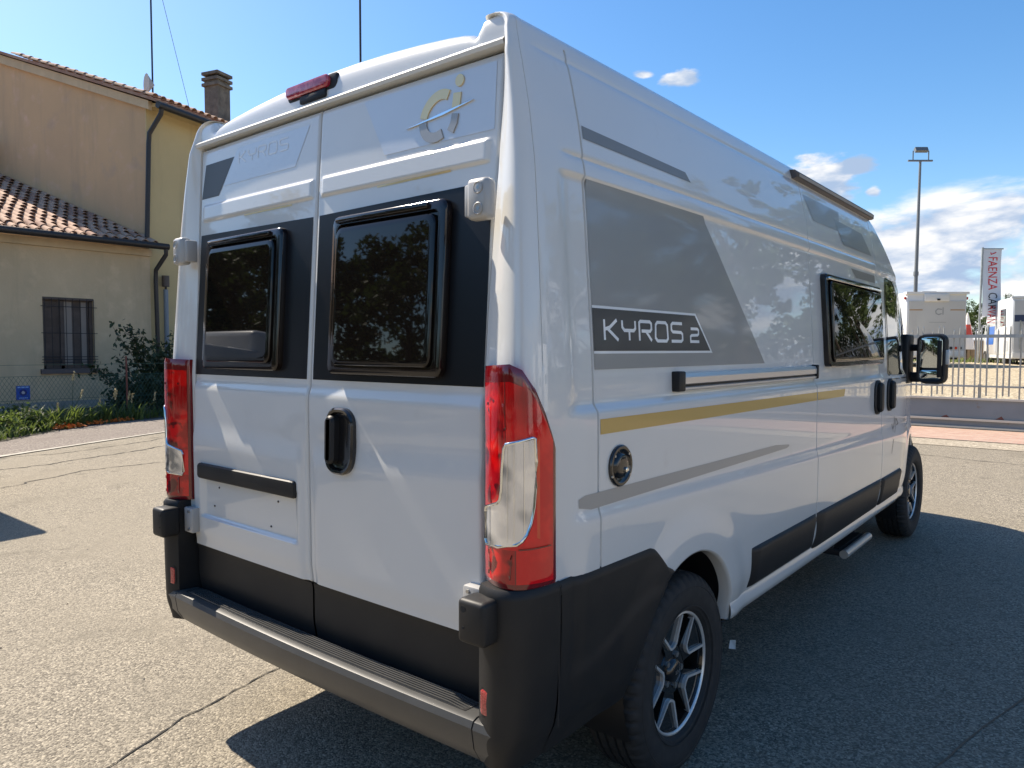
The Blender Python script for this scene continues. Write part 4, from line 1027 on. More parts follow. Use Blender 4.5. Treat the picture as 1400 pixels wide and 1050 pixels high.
# trees beyond the gate, seen between the motorhomes
GR = 'trees beyond the gravel yard'
for i, (k, x, y, s) in enumerate([(1, -5.6, 57, .50), (0, -3.4, 60, .44), (1, -1.0, 58, .40), (2, -8.2, 60, .38), (0, 1.5, 62, .40), (1, 4.5, 60, .42), (2, -11.5, 60, .42)]):
    tree(k, x, y, .9, s, i*1.3, ['round green tree seen between the two white motorhomes', 'green tree just left of the blue and white motorhome', 'low green tree behind the blue and white motorhome', 'green tree behind the pale motorhome', 'green tree on the far right behind the yard', 'green tree at the right end of the far row', 'green tree hidden behind the campervan mirror'][i], GR)
# trees across the yard, mirrored in the paint and the windows
GR2 = 'trees across the yard behind the camera'
for i, (k, x, y, s) in enumerate([(2, 13.5, 19, .8), (0, 9.5, 22, 1.0), (1, 6.2, 26, .95), (2, 8.5, 30, 1.0), (0, 17, 12, .75), (1, 4.6, 32, 1.0),
                                  (0, -12.2, -11.5, .72), (1, -16.5, -7.0, .75), (2, -9.8, -13.0, .62), (1, 3.2, -13, .8), (0, -14.5, -9.5, .70), (2, 7, -16, .8), (1, -7.0, -14, .55), (0, -19, -11, .8)]):
    tree(k, x, y, gz(x, y) if y < 13 else yz(y)-.1, s, i*.9, ['tall tree across the yard level with the gate', 'broad tree across the yard past the gate', 'small round tree far across the yard', 'tallest tree far across the yard', 'tree across the yard on the right of the camera', 'tree beyond the gate on the far right',
        'leafy tree behind the camera mirrored in the right rear window', 'leafy tree behind the camera mirrored in the left rear window', 'tall tree straight behind the camera', 'round tree behind the camera on its right', 'tree behind the camera towards the house', 'tall tree behind the camera to the far right', 'tree behind the camera beside the house road', 'tree in the corner of the yard behind the camera'][i], GR2)

# hedges that close the view behind the trees
def hedge(x0, x1, y0, y1, h, label, seed):
    rg = np.random.default_rng(seed); n = int(260*max(x1-x0, y1-y0)*max(1, h/2.5)); P_ = np.stack([x0+rg.random(n)*(x1-x0), y0+rg.random(n)*(y1-y0), h*(.02+.98*rg.random(n)**.8)], 1); P_[:, 2] *= 1+.18*np.sin(P_[:, 0]*1.3+seed)*np.cos(P_[:, 1]*1.1)
    t = thing('hedge', label, 'hedge', ((x0+x1)/2, (y0+y1)/2, 0), 'hedges round the yard'); V_, F_ = leaves(P_, .34, rg, .7); mesh('foliage', V_, F_, 'leaf', t, False); return t
hedge(-24, -6, -15.8, -14.2, 3.0, 'tall hedge behind the camera on the house side', 71); hedge(-6, 12, -17.5, -16.3, 2.8, 'tall hedge straight behind the camera', 72)
hedge(-21, -19.5, -14.5, -4, 3.6, 'hedge running back from the parked white motorhome', 73); hedge(8, 24, 34, 36, 4.2, 'hedge beyond the yard to the right of the frame', 74); hedge(20, 21.5, 2, 33, 3.2, 'long hedge across the yard on the right', 75)
# ================================================================== house on the left
HX = -15.40
wall_m = mat('ochre_render', (.60, .455, .285), .92, noise=[(.5, (.52, .40, .25), 5, .35, .7), (3, (.64, .49, .31), 4, .5, .75), (1.1, (.46, .36, .24), 8, .60, .78)], bump=(25, .35, .01, 5))
wall_u = mat('yellow_render', (.58, .455, .235), .92, noise=[(.5, (.51, .39, .20), 5, .35, .7)], bump=(25, .35, .01, 5))
wall_o = mat('orange_render', (.62, .41, .225), .92, noise=[(.45, (.53, .355, .205), 5, .3, .7), (2.5, (.64, .43, .28), 4, .55, .75), (1.1, (.46, .33, .23), 8, .60, .78)], bump=(25, .35, .01, 5))
streaks(wall_m, (.42, .33, .215)); streaks(wall_u, (.42, .33, .18)); streaks(wall_o, (.44, .31, .19))
plinth = mat('stained_plinth', (.34, .33, .30), .95, noise=(2.2, (.20, .19, .17), 6, .35, .65), bump=(14, .6, .02, 5))
M['gutter'] = mat('dark_gutter', (.040, .036, .035), .45, .3); M['shutter'] = mat('brown_wood', (.085, .062, .050), .7, noise=(4, (.12, .09, .075), 4, .4, .7)); M['iron'] = mat('wrought_iron', (.04, .035, .035), .6, .4)
M['tile'] = mat('terracotta', (.42, .25, .165), .9, noise=[(.9, (.50, .36, .26), 5, .35, .65), (6, (.24, .15, .11), 5, .5, .75)], bump=(40, .4, .005, 4)); M['tile_b'] = mat('terracotta_dark', (.30, .17, .12), .9, noise=(3, (.40, .27, .19), 5, .4, .7))
HOUSE = thing('low_house', 'low ochre house wing with barred window and tiled lean-to roof on the left', 'house', (HX, 3.0, .04))
g0 = .03
wy = (3.86, 4.87, 1.10, 2.64)       # window y0 y1 z0 z1 (opening)
def wall_box(name, x0, x1, y0, y1, z0, z1, m, par): return box(name, x0, x1, y0, y1, z0, z1, m, par)
# wall in pieces round the window
wy0, wy1 = 4.35, 5.36; wz0, wz1 = 1.10, 2.64
for a in ((-8, wy0, g0-.3, 3.86), (wy1, 6.62, g0-.3, 3.86), (wy0, wy1, g0-.3, wz0), (wy0, wy1, wz1, 3.86)): wall_box('wall', HX-.35, HX, a[0], a[1], a[2], a[3], wall_m, HOUSE)
box('plinth', HX, HX+.018, -8, 6.60, g0-.2, .40, plinth, HOUSE)
box('eaves_band', HX, HX+.07, -8, 6.64, 3.70, 3.86, wall_m, HOUSE)
# sloping roof deck: eave at X=-15.05 z 3.98, rising 21 degrees
SL = math.tan(R(21)); ex, ez = HX+.34, 3.93
dk = mesh('roof_deck', [(ex, -8, ez), (ex, 6.62, ez), (-24, 9.0, ez+(-24-ex)*-SL), (-24, -8, ez+(-24-ex)*-SL), (ex, -8, ez-.06), (ex, 6.62, ez-.06), (-24, 9.0, ez+(-24-ex)*-SL-.06), (-24, -8, ez+(-24-ex)*-SL-.06)],
     [(0, 1, 2, 3), (4, 7, 6, 5), (0, 4, 5, 1), (1, 5, 6, 2), (2, 6, 7, 3), (3, 7, 4, 0)], 'tile_b', HOUSE, False)
def tile_mesh(L_=.42, r0=.085, r1=.065, th=.012, flip=False):
    V_ = []; 
    for (x, r) in ((0, r0), (-L_, r1)):
        for rr in (r, r-th):
            for k in range(7): a = math.pi*k/6; V_.append((x, rr*math.cos(a), (rr*math.sin(a)*.85)*(-1 if flip else 1)))
    f = []
    for k in range(6): f += [(k, k+1, 14+k+1, 14+k), (7+k, 21+k, 21+k+1, 7+k+1), (k, 7+k, 7+k+1, k+1)]
    f += [(0, 14, 21, 7), (6, 13, 27, 20)]
    me = bpy.data.meshes.new('roof_tile'); me.from_pydata(V_, [], f); me.materials.append(M['tile']); me.polygons.foreach_set('use_smooth', [True]*len(f)); me.set_sharp_from_angle(angle=R(40)); return me
tm_ = tile_mesh(); tm_b = tile_mesh(); tm_b.materials.clear(); tm_b.materials.append(M['tile_b'])
A16 = R(16); gd = Vector((-math.cos(A16), -math.sin(A16), 0))      # gable wall runs this way from the corner
CORN = Vector((-15.44, 6.62, 0))
def gable_y(x): return CORN.y+(x-CORN.x)*gd.y/gd.x
cnt = 0; far_v, far_f = [], []
dirx = Vector((-math.cos(R(21)), 0, math.sin(R(21))))
tilt = Matrix.Rotation(R(21-1.5)*1, 3, 'Y')
def put_tile(x, y, z, rzj, idx):
    global far_v, far_f, cnt
    rot = Euler((0, R(21)-R(2), rzj)).to_matrix()
    if idx:
        o = bpy.data.objects.new('roof_tile', tm_ if rng.random() < .75 else tm_b); COL.objects.link(o); o.parent = HOUSE; o.matrix_parent_inverse = Matrix.Translation(-Vector(HOUSE['_loc'])); o.location = (x, y, z); o.rotation_euler = (0, R(19), rzj); cnt += 1
    else:
        b0 = len(far_v)//1; n0 = len(far_v)
        for v in tm_.vertices: far_v.append(tuple(rot @ v.co+Vector((x, y, z))))
        for p in tm_.polygons: far_f.append(tuple(n0+i for i in p.vertices))
for row in range(22):
    d_ = row*.345; x = ex+.05-d_*math.cos(R(21)); zc = ez+.035+d_*math.sin(R(21))
    ymax = gable_y(x)-.05 if x < CORN.x else 6.66
    y = ymax-.10
    while y > 2.6-row*.14:
        vis = y > 3.3-row*.12 and cnt < 290
        put_tile(x, y+rng.normal()*.006, zc+rng.normal()*.004, rng.normal()*.02, vis); y -= .215
o = mesh('roof_tile_field', far_v, far_f, 'tile', HOUSE, True, None, 40); o['kind'] = 'stuff'
# gutter, brackets and downpipe
tube_obj('gutter', [(ex+.09, -8, ez-.02), (ex+.09, 6.86, ez-.02)], .075, 'gutter', HOUSE, 10)
tube_obj('downpipe', [(ex+.09, 6.80, ez-.06), (ex+.09, 6.80, ez-.20), (HX+.12, 6.70, ez-.55), (HX+.10, 6.70, ez-.8), (HX+.10, 6.74, .05)], .05, 'gutter', HOUSE, 10)
# window
WN = box('window', HX-.16, HX-.12, wy0, wy1, wz0, wz1, 'shutter', HOUSE)
bm = bmesh.new()
for a in ((wy0, wy0+.07, wz0, wz1), (wy1-.07, wy1, wz0, wz1), (wy0, wy1, wz1-.07, wz1), (wy0, wy1, wz0, wz0+.07), (wy0+.36, wy0+.43, wz0, wz1)): bbox(bm, HX-.12, HX-.07, *a)
from_bm('window_frame', bm, 'shutter', WN)
bm = bmesh.new()
for k in range(19): z = wz0+.10+k*.072; bbox(bm, HX-.12, HX-.105, wy0+.08, wy0+.35, z, z+.05)
from_bm('shutter_slats', bm, 'shutter', WN)
M['curtain'] = mat('pale_curtain', (.30, .25, .21), .8); box('curtain', HX-.119, HX-.112, wy0+.45, wy0+.60, wz0+.08, wz1-.08, 'curtain', WN); box('curtain', HX-.119, HX-.112, wy1-.22, wy1-.12, wz0+.08, wz1-.08, 'curtain', WN)
box('window_sill', HX-.10, HX+.07, wy0-.07, wy1+.07, wz0-.10, wz0, mat('brown_sill', (.13, .10, .09), .7), WN)
box('window_head', HX-.06, HX+.004, wy0, wy1, wz1-.05, wz1, 'shutter', WN)
for k in range(8): y = wy0+.02+k*(wy1-wy0-.04)/7; tube_obj('bar', [(HX+.05, y, wz0+.02), (HX+.05, y, wz1-.02)], .007, 'iron', WN, 5)
for z in (wz0+.14, wz0+.20, wz0+.26, (wz0+wz1)/2, wz1-.2): tube_obj('cross_bar', [(HX+.05, wy0-.05, z), (HX+.05, wy1+.05, z)], .007, 'iron', WN, 5)
# tall house behind
dU = Vector((-math.sin(A16), math.cos(A16), 0)); TALL = thing('tall_house', 'tall orange and yellow rendered house with tiled roof rising behind the low wing', 'house', (-15.44, 6.62, .05))
def pt(a, b, z): v = CORN+dU*a+gd*b; return (v.x, v.y, z)      # a along the long wall, b back from it
hz = 7.30; rs_ = .35; BD = 14.0; LG = 16.0
def prism(name, P_, m, par):
    n = len(P_)//2; o = mesh(name, P_, [tuple(range(n)), tuple(range(2*n-1, n-1, -1))]+[(k, n+k, n+(k+1) % n, (k+1) % n) for k in range(n)], m, par, False); fix_normals(o); return o
gab = [(0, 0), (0, hz), (BD/2, hz+rs_*BD/2), (BD, hz), (BD, 0)]
prism('gable_wall', [pt(0, b, z) for b, z in gab]+[pt(.35, b, z) for b, z in gab], wall_o, TALL)
prism('gable_wall', [pt(LG-.35, b, z) for b, z in gab]+[pt(LG, b, z) for b, z in gab], wall_o, TALL)
prism('long_wall', [pt(.35, -.001, 0), pt(LG-.35, -.001, 0), pt(LG-.35, .35, 0), pt(.35, .35, 0), pt(.35, -.001, hz), pt(LG-.35, -.001, hz), pt(LG-.35, .35, hz), pt(.35, .35, hz)], wall_u, TALL)
prism('corner_strip', [pt(-.002, -.006, 0), pt(.36, -.006, 0), pt(.36, .02, 0), pt(-.002, .02, 0)]+[pt(-.002, -.006, hz), pt(.36, -.006, hz), pt(.36, .02, hz), pt(-.002, .02, hz)], wall_u, TALL)
prism('long_wall', [pt(.35, BD-.35, 0), pt(LG-.35, BD-.35, 0), pt(LG-.35, BD, 0), pt(.35, BD, 0), pt(.35, BD-.35, hz), pt(LG-.35, BD-.35, hz), pt(LG-.35, BD, hz), pt(.35, BD, hz)], wall_u, TALL)
for sgn in (0, 1):
    bb_ = (lambda b: b) if sgn == 0 else (lambda b: BD-b)
    P_ = [pt(-.18, bb_(-.42), hz-.42*rs_+.06), pt(LG+.18, bb_(-.42), hz-.42*rs_+.06), pt(LG+.18, bb_(BD/2), hz+rs_*BD/2+.06), pt(-.18, bb_(BD/2), hz+rs_*BD/2+.06)]
    prism('roof', P_+[(x, y, z+.07) for x, y, z in P_], 'tile_b', TALL)
prism('cornice', [pt(.0, -.38, hz-.16), pt(LG, -.38, hz-.16), pt(LG, 0, hz-.16), pt(0, 0, hz-.16)]+[pt(.0, -.38, hz-.10), pt(LG, -.38, hz-.10), pt(LG, 0, hz-.02), pt(0, 0, hz-.02)], wall_u, TALL)
prism('verge_band', [pt(-.10, b, z) for b, z in ((-.2, hz-.24), (-.2, hz-.04), (BD/2, hz+rs_*BD/2+.04), (BD/2, hz+rs_*BD/2-.18))]+[pt(0.0, b, z) for b, z in ((-.2, hz-.24), (-.2, hz-.04), (BD/2, hz+rs_*BD/2+.04), (BD/2, hz+rs_*BD/2-.18))], wall_m, TALL)
# tiles of the tall roof: seen only at its edges, joined
fv, ff_ = [], []
sl = math.atan(rs_); Rz = Matrix.Rotation(A16, 3, 'Z')
for row in range(15):
    for c in range(72):
        a = -.12+c*.225; 
        if row > 1 and c > 2: continue
        b = -.46+row*.345*math.cos(sl); z = hz-.46*rs_+.17+row*.345*math.sin(sl); P0_ = Vector(pt(a, b, z)); rot = Rz @ Euler((0, sl-.03, rng.normal()*.02)).to_matrix(); n0 = len(fv)
        for v in tm_.vertices: fv.append(tuple(rot @ v.co+P0_))
        for p in tm_.polygons: ff_.append(tuple(n0+i for i in p.vertices))
o = mesh('roof_tile_edge', fv, ff_, 'tile', TALL, True, None, 40); o['kind'] = 'stuff'
tube_obj('gutter', [pt(-.1, -.50, hz-.17), pt(LG, -.50, hz-.17)], .08, 'gutter', TALL, 10)
tube_obj('downpipe', [pt(.02, -.48, hz-.2), pt(.02, -.46, hz-.34), pt(.0, -.10, hz-.75), pt(-.02, -.09, hz-1.0), pt(-.10, -.07, 4.12)], .055, 'gutter', TALL, 10)
# chimney
cb = .45; cz0 = hz+.2
ch_m = mat('chimney_render', (.20, .175, .14), .95, noise=(5, (.11, .095, .08), 5, .35, .65), bump=(20, .6, .02, 5))
def cbox(name, a0, a1, b0, b1, z0, z1, m, par): return prism(name, [pt(a0, b0, z0), pt(a1, b0, z0), pt(a1, b1, z0), pt(a0, b1, z0), pt(a0, b0, z1), pt(a1, b0, z1), pt(a1, b1, z1), pt(a0, b1, z1)], m, par)
CH = cbox('chimney', 2.42, 2.86, .20, .66, hz-.2, 8.72, ch_m, TALL)
for k in range(3): cbox('chimney_cap_slab', 2.37, 2.91, .15, .71, 8.50+k*.145, 8.575+k*.145, ch_m, CH)
cbox('chimney_flue', 2.46, 2.82, .24, .62, 8.72, 8.86, 'black', CH)
c2 = box('chimney_stack', -21.4, -20.55, 4.2, 4.9, 5.9, 7.02, mat('dark_brick', (.12, .07, .06), .9), HOUSE)
# antenna mast with horn and stays
an = thing('roof_antenna', 'thin aerial mast with a small dish at the corner of the tall house roof', 'antenna', pt(.25, .05, hz))
tube_obj('mast', [pt(.25, .05, hz), pt(.25, .05, 12.5)], .022, 'dark_metal', an, 6)
V_ = []; c0 = Vector(pt(.22, .12, 7.78))
for k in range(16):
    a = 2*math.pi*k/16; V_.append(tuple(c0+Vector((.20*math.cos(a)*.75-.05, -.05, .25*math.sin(a)))))
V_.append(tuple(c0+Vector((.16, .05, -.05))))
o = mesh('dish', V_, [(k, (k+1) % 16, 16) for k in range(16)]+[tuple(range(16))], mat('grey_dish', (.42, .40, .38), .6), an, False); fix_normals(o)
tube_obj('stay_wire', [pt(.25, .05, 10.9), pt(2.6, 1.4, 8.1)], .006, 'dark_metal', an, 4)
gp = thing('vent_pipe', 'grey vent pipe with a brown cap beside the downpipe', 'pipe', (HX+.02, 6.98, 0))
tube_obj('pipe', [(-15.40, 6.98, .05), (-15.40, 6.98, 2.95)], .055, mat('grey_pvc', (.20, .23, .26), .5), gp, 10)
tube_obj('pipe_cap', [(-15.40, 6.98, 3.02), (-15.40, 6.98, 3.28)], .085, mat('brown_cap', (.10, .075, .06), .6), gp, 10)
tube_obj('pipe_bracket', [(-15.40, 6.98, 2.90), (-15.40, 6.98, 3.03)], .03, 'iron', gp, 6)
# small blue notice on the wall
sg = box('blue_notice', -15.40+.001, -15.385, 3.30+.52, 3.55+.52, .47, .76, mat('notice_blue', (.03, .09, .42), .5)); tag(sg, 'small blue notice fixed low on the ochre wall', 'sign')
def onw(y, z, h=0): return (-15.384+h, y, z)
quads_on('notice_print', [[(3.845, .715), (4.045, .715), (4.045, .742), (3.845, .742)], [(3.865, .495), (4.025, .495), (4.025, .515), (3.865, .515)]], onw, mat('notice_pale', (.30, .45, .75), .5), None).parent = sg
quads_on('notice_emblem', [[(3.945+.075*math.cos(R(a)), .62+.075*math.sin(R(a))) for a in range(0, 360, 45)]], lambda y, z: onw(y, z, .001), mat('notice_navy', (.02, .02, .20), .5), None).parent = sg
quads_on('notice_mark', [[(3.945+.035*math.cos(R(a)), .62+.035*math.sin(R(a))) for a in range(0, 360, 60)]], lambda y, z: onw(y, z, .002), mat('notice_grey', (.55, .5, .5), .5), None).parent = sg

for o_ in (HOUSE, TALL, gp, sg, an):       # the houses stand a little back from the bed
    l_ = Vector(o_.location); base_ = l_ if o_ is not sg else Vector((0, 0, 0)); o_.scale = (1.11, 1.11, 1.11); o_.location = (base_.x*1.11-.236, base_.y*1.11+.155, base_.z*1.11-.17)
# wire fence along the bed
M['green_wire'] = mat('green_wire', (.045, .10, .07), .5); M['rust'] = mat('rusty_post', (.16, .06, .045), .8)
FN = thing('wire_fence', 'low green diamond wire fence in front of the ochre house', 'fence', (-13.4, 3, .05))
fl_ = [(-13.9, -4), (-14.0, 2.0), (-13.95, 4.4), (-13.9, 5.6), (-13.85, 9.0)]
def fpt(t):
    L_ = [0]
    for a, b in zip(fl_, fl_[1:]): L_.append(L_[-1]+(Vector(b)-Vector(a)).length)
    return (float(np.interp(t, L_, [p[0] for p in fl_])), float(np.interp(t, L_, [p[1] for p in fl_])))
bm = bmesh.new(); H_ = .92; s_ = .075
def wire(bm, a, b, r): 
    a = Vector(a); b = Vector(b); d_ = (b-a).normalized(); n_ = d_.cross(Vector((1, 0, 0))).normalized()*r; q = Vector((r, 0, 0))
    A_ = [bm.verts.new(a+v) for v in (n_, q, -n_-q)]; B_ = [bm.verts.new(b+v) for v in (n_, q, -n_-q)]
    for k in range(3): bm.faces.new((A_[k], A_[(k+1) % 3], B_[(k+1) % 3], B_[k]))
t = 3.2
while t < 12.8:
    for sg_ in (1, -1):
        x0, y0 = fpt(t); x1, y1 = fpt(t+sg_*H_*.62); wire(bm, (x0, y0, .08), (x1, y1, .08+H_), .0022)
    t += s_
o = from_bm('wire_mesh', bm, 'green_wire', FN); o['kind'] = 'stuff'
for z in (.08, .08+H_/2, .08+H_, 1.22): 
    tube_obj('tension_wire', [(*fpt(k), z) for k in np.linspace(0, 12.9, 12)], .0035, 'green_wire', FN, 4)
for t in (1.0, 3.6, 6.3, 9.4, 11.7): x, y = fpt(t); tube_obj('post', [(x, y, 0), (x, y, 1.38)], .02, 'rust', FN, 6)

# plants of the bed
rg = np.random.default_rng(21)
def branch_plant(name, label, cat, base, h, spread, n, m, lsz, seed, group=None, extra=None):
    rg = np.random.default_rng(seed); t = thing(name, label, cat, base, group); bm = bmesh.new(); P_ = []; B = Vector(base)
    for k in range(n):
        a = rg.random()*6.28; e = B+Vector((math.cos(a)*spread*.35*rg.random(), math.sin(a)*spread*rg.random(), h*(.5+.5*rg.random())))
        if extra is not None and k < len(extra): e = Vector(extra[k])
        mid = B.lerp(e, .5)+Vector((rg.normal()*.05, rg.normal()*.05, .12)); tube(bm, [tuple(B), tuple(mid), tuple(e)], [.012, .008, .004], 4)
        for q in range(120 if 'shrub' in name else 60):
            u = .25+.75*rg.random(); c = B.lerp(mid, u*2) if u < .5 else mid.lerp(e, u*2-1); P_.append(np.array(c)+rg.normal(size=3)*.085)
    from_bm('stems', bm, 'bark', t); V_, F_ = leaves(np.array(P_), lsz, rg, .5); mesh('foliage', V_, F_, m, t, False); return t
branch_plant('climbing_shrub', 'dark leafy shrub climbing beside the downpipe', 'shrub', (-14.9, 6.5, .1), 2.2, 1.0, 18, 'leaf_dark', .115, 31, extra=[(-14.9, 5.85, 2.05), (-14.9, 5.95, 1.95), (-14.9, 6.2, 1.75), (-14.9, 5.0, 1.15), (-14.9, 5.25, 1.12), (-14.9, 5.6, 1.35), (-14.9, 6.6, 1.6), (-14.9, 6.9, 1.35), (-14.9, 7.3, 1.2)])
branch_plant('low_shrub', 'dark shrub filling the corner behind the wire fence', 'shrub', (-14.5, 6.6, .05), .95, 1.3, 16, 'leaf_dark', .13, 32)
branch_plant('low_shrub', 'dark shrub at the foot of the rusty fence post', 'shrub', (-14.4, 5.6, .05), .75, .9, 12, 'leaf_dark', .12, 33)
for k, (x, y, lb) in enumerate([(-12.6, 2.8, 'leafy green weed clump nearest the left edge of the yard'), (-13.0, 3.25, 'dark green weed clump beside the pavement edge'), (-13.6, 3.3, 'weed clump under the blue notice')]):
    branch_plant('weed_clump', lb, 'plant', (x, y, .03), .30, .40, 16, 'leaf_fresh' if k == 0 else 'leaf', .07, 40+k, 'weeds along the pavement')
# grass blades and seed heads
def blades(n, seed, zmax, wd, region):
    rg = np.random.default_rng(seed); V_ = []; F_ = []; 
    for k in range(n):
        x, y = region(rg); a = rg.random()*6.28; h = zmax*(.35+.65*rg.random()); ln = h*(.3+.6*rg.random()); dx, dy = math.cos(a)*ln, math.sin(a)*ln; px, py = -math.sin(a)*wd, math.cos(a)*wd; z0 = .04; b = len(V_)
        for t, ww in ((0, 1), (.4, .9), (.75, .6), (1, .05)): V_ += [(x+dx*t*t+px*ww, y+dy*t*t+py*ww, z0+h*(t-.25*t*t)), (x+dx*t*t-px*ww, y+dy*t*t-py*ww, z0+h*(t-.25*t*t))]
        F_ += [(b, b+1, b+3, b+2), (b+2, b+3, b+5, b+4), (b+4, b+5, b+7, b+6)]
    return V_, F_
def reg1(rg): 
    t = rg.random(); y = 2.0+t*5.5; x = float(np.interp(y, [2.3, 3.65, 4.6, 6, 9], [-11.6, -12.75, -13.3, -13.45, -13.7])); return x-.05-rg.random()**1.6*.8, y
V_, F_ = blades(1050, 51, .34, .010, reg1); o = mesh('bed_grass', V_, F_, 'leaf_fresh', None, False); o['kind'] = 'stuff'
def reg2(rg): 
    k = rg.integers(0, 5); c = [(-13.35, 4.3), (-13.45, 4.75), (-13.2, 3.9), (-13.5, 5.3), (-13.1, 3.6)][k]; return c[0]+rg.normal()*.12, c[1]+rg.normal()*.14
V_, F_ = blades(420, 52, .62, .014, reg2); o = mesh('bed_tall_weeds', V_, F_, 'leaf_fresh', None, False); o['kind'] = 'stuff'
for k, (x, y, h) in enumerate([(-13.4, 4.15, .98), (-13.35, 4.1, .62), (-13.4, 4.75, .58), (-13.4, 5.0, .62), (-13.5, 5.3, .55), (-13.35, 5.15, .50), (-13.2, 4.05, .40), (-13.5, 5.75, .50), (-13.5, 6.3, .60), (-13.4, 4.6, .45), (-12.9, 3.5, .35)]):
    gs = thing('seed_stalk', ['tallest pale seed stalk standing in front of the wall', 'seed stalk beside the tallest one', 'pale seed stalk over the green weeds', 'leaning pale seed stalk right of the weeds', 'seed stalk near the glare at the plinth', 'drooping seed stalk by the orange flowers', 'short seed stalk left of the orange flowers', 'seed stalk below the dark shrub', 'seed stalk at the far end of the wire fence', 'short pale stalk among the tall weeds', 'short stalk near the dark weed clump'][k], 'plant', (x, y, .04), 'seed stalks in the bed')
    dy = rg.normal()*.12; tube_obj('stem', [(x, y, .04), (x, y+dy*.4, .04+h*.6), (x, y+dy, .04+h)], .004, 'leaf', gs, 4)
    Q_ = []; P_ = np.array([(x+rg.normal()*.010, y+dy+(q/40-.5)*.03+rg.normal()*.010, .04+h-.10+.16*q/40) for q in range(46)]); V_, F_ = leaves(P_, .035, rg, .5, 1.5); mesh('seed_head', V_, F_, 'straw', gs, False)
for k, (x, y) in enumerate([(-12.85, 3.8), (-12.95, 4.02), (-13.2, 4.5), (-13.35, 4.9), (-13.4, 5.05)]):
    fs = thing('flower_clump', ['leftmost orange flowers on the pavement edge', 'second orange flower clump from the left', 'orange flowers under the tall weeds', 'brightest orange flower clump beside the pavement', 'rightmost orange flowers on the pavement edge'][k], 'flowers', (x, y, .04), 'orange flowers along the bed')
    P_ = np.array([(x+.06+rg.normal()*.04, y+rg.normal()*.10, .07+abs(rg.normal())*.03) for q in range(90)]); V_, F_ = leaves(P_, .05, rg, .8); mesh('petals', V_, F_, 'flower', fs, False)
    P_ = np.array([(x+rg.normal()*.05, y+rg.normal()*.10, .04+abs(rg.normal())*.03) for q in range(50)]); V_, F_ = leaves(P_, .06, rg, .6); mesh('leaves', V_, F_, 'leaf_fresh', fs, False)
tube_obj('bed_edging', [(-12.75, 3.6, .05), (-13.12, 4.45, .055), (-13.32, 5.1, .06)], .02, mat('dark_edging', (.05, .035, .03), .8), None, 5); tag(bpy.context.scene.objects['bed_edging'], 'dark low edging between flower bed and pavement', 'edging')

# ================================================================== gate at the far side
GY = 13.28
M['galv'] = mat('galvanised_steel', (.40, .41, .40), .45, .6, noise=(8, (.30, .31, .30), 4, .4, .7)); M['gate_panel'] = mat('painted_gate_panel', (.22, .25, .27), .55, noise=[(1.2, (.17, .20, .21), 5, .4, .7), (6, (.20, .16, .12), 5, .66, .76)]); M['ledge'] = mat('pale_ledge', (.55, .52, .44), .6)
GT = thing('sliding_gate', 'long metal sliding gate with upright bars over a blue-grey panel', 'gate', (2, GY, .18))
g_x0, g_x1 = -8.0, 11.0
bars = bpy.data.meshes.new('bar'); bm = bmesh.new(); bbox(bm, -.009, .009, -.009, .009, 0, 1.16, 0); bmesh.ops.create_cone(bm, cap_ends=True, segments=4, radius1=.014, radius2=.001, depth=.05, matrix=Matrix.Translation((0, 0, 1.185))); bm.to_mesh(bars); bm.free(); bars.materials.append(M['galv'])
k = 0; x = g_x0
while x < g_x1:
    if True:
        o = bpy.data.objects.new('bar', bars); COL.objects.link(o); o.parent = GT; o.matrix_parent_inverse = Matrix.Translation(-Vector(GT['_loc'])); o.location = (x+rng.normal()*.004, GY, .76-(.06 if (k % 3 == 0) else 0)); o.rotation_euler = (rng.normal()*.004, rng.normal()*.004, .78)
    x += (.086, .086, .150)[k % 3]; k += 1
box('top_rail', g_x0, g_x1, GY-.02, GY+.02, 1.745, 1.80, 'galv', GT); box('lower_rail', g_x0, g_x1, GY-.02, GY+.02, .905, .935, 'galv', GT)
box('gate_panel', g_x0, g_x1, GY-.012, GY+.012, .20, .70, 'gate_panel', GT)
for z0, z1 in ((.685, .72), (.325, .36), (.195, .225)): box('panel_ledge', g_x0, g_x1, GY-.055, GY+.03, z0, z1, 'ledge', GT)
box('gate_track', g_x0-2, g_x1+2, GY-.05, GY+.06, .17, .186, 'dark_metal', GT)
for x in np.arange(-7.3, 11, 1.55): box('gate_post', x-.022, x+.022, GY+.015, GY+.06, .20, 1.78 if int(x*10) % 3 == 0 else .95, 'galv', GT)
for x in (-.05, .75, 1.65, 2.6, -.9): 
    ro = mesh('rust_stain', [(x-.06, GY-.0135, .365), (x+.07, GY-.0135, .365), (x+.03, GY-.0135, .40+.03*rng.random()), (x-.02, GY-.0135, .39)], [(0, 1, 2, 3)], 'rust', GT, False)

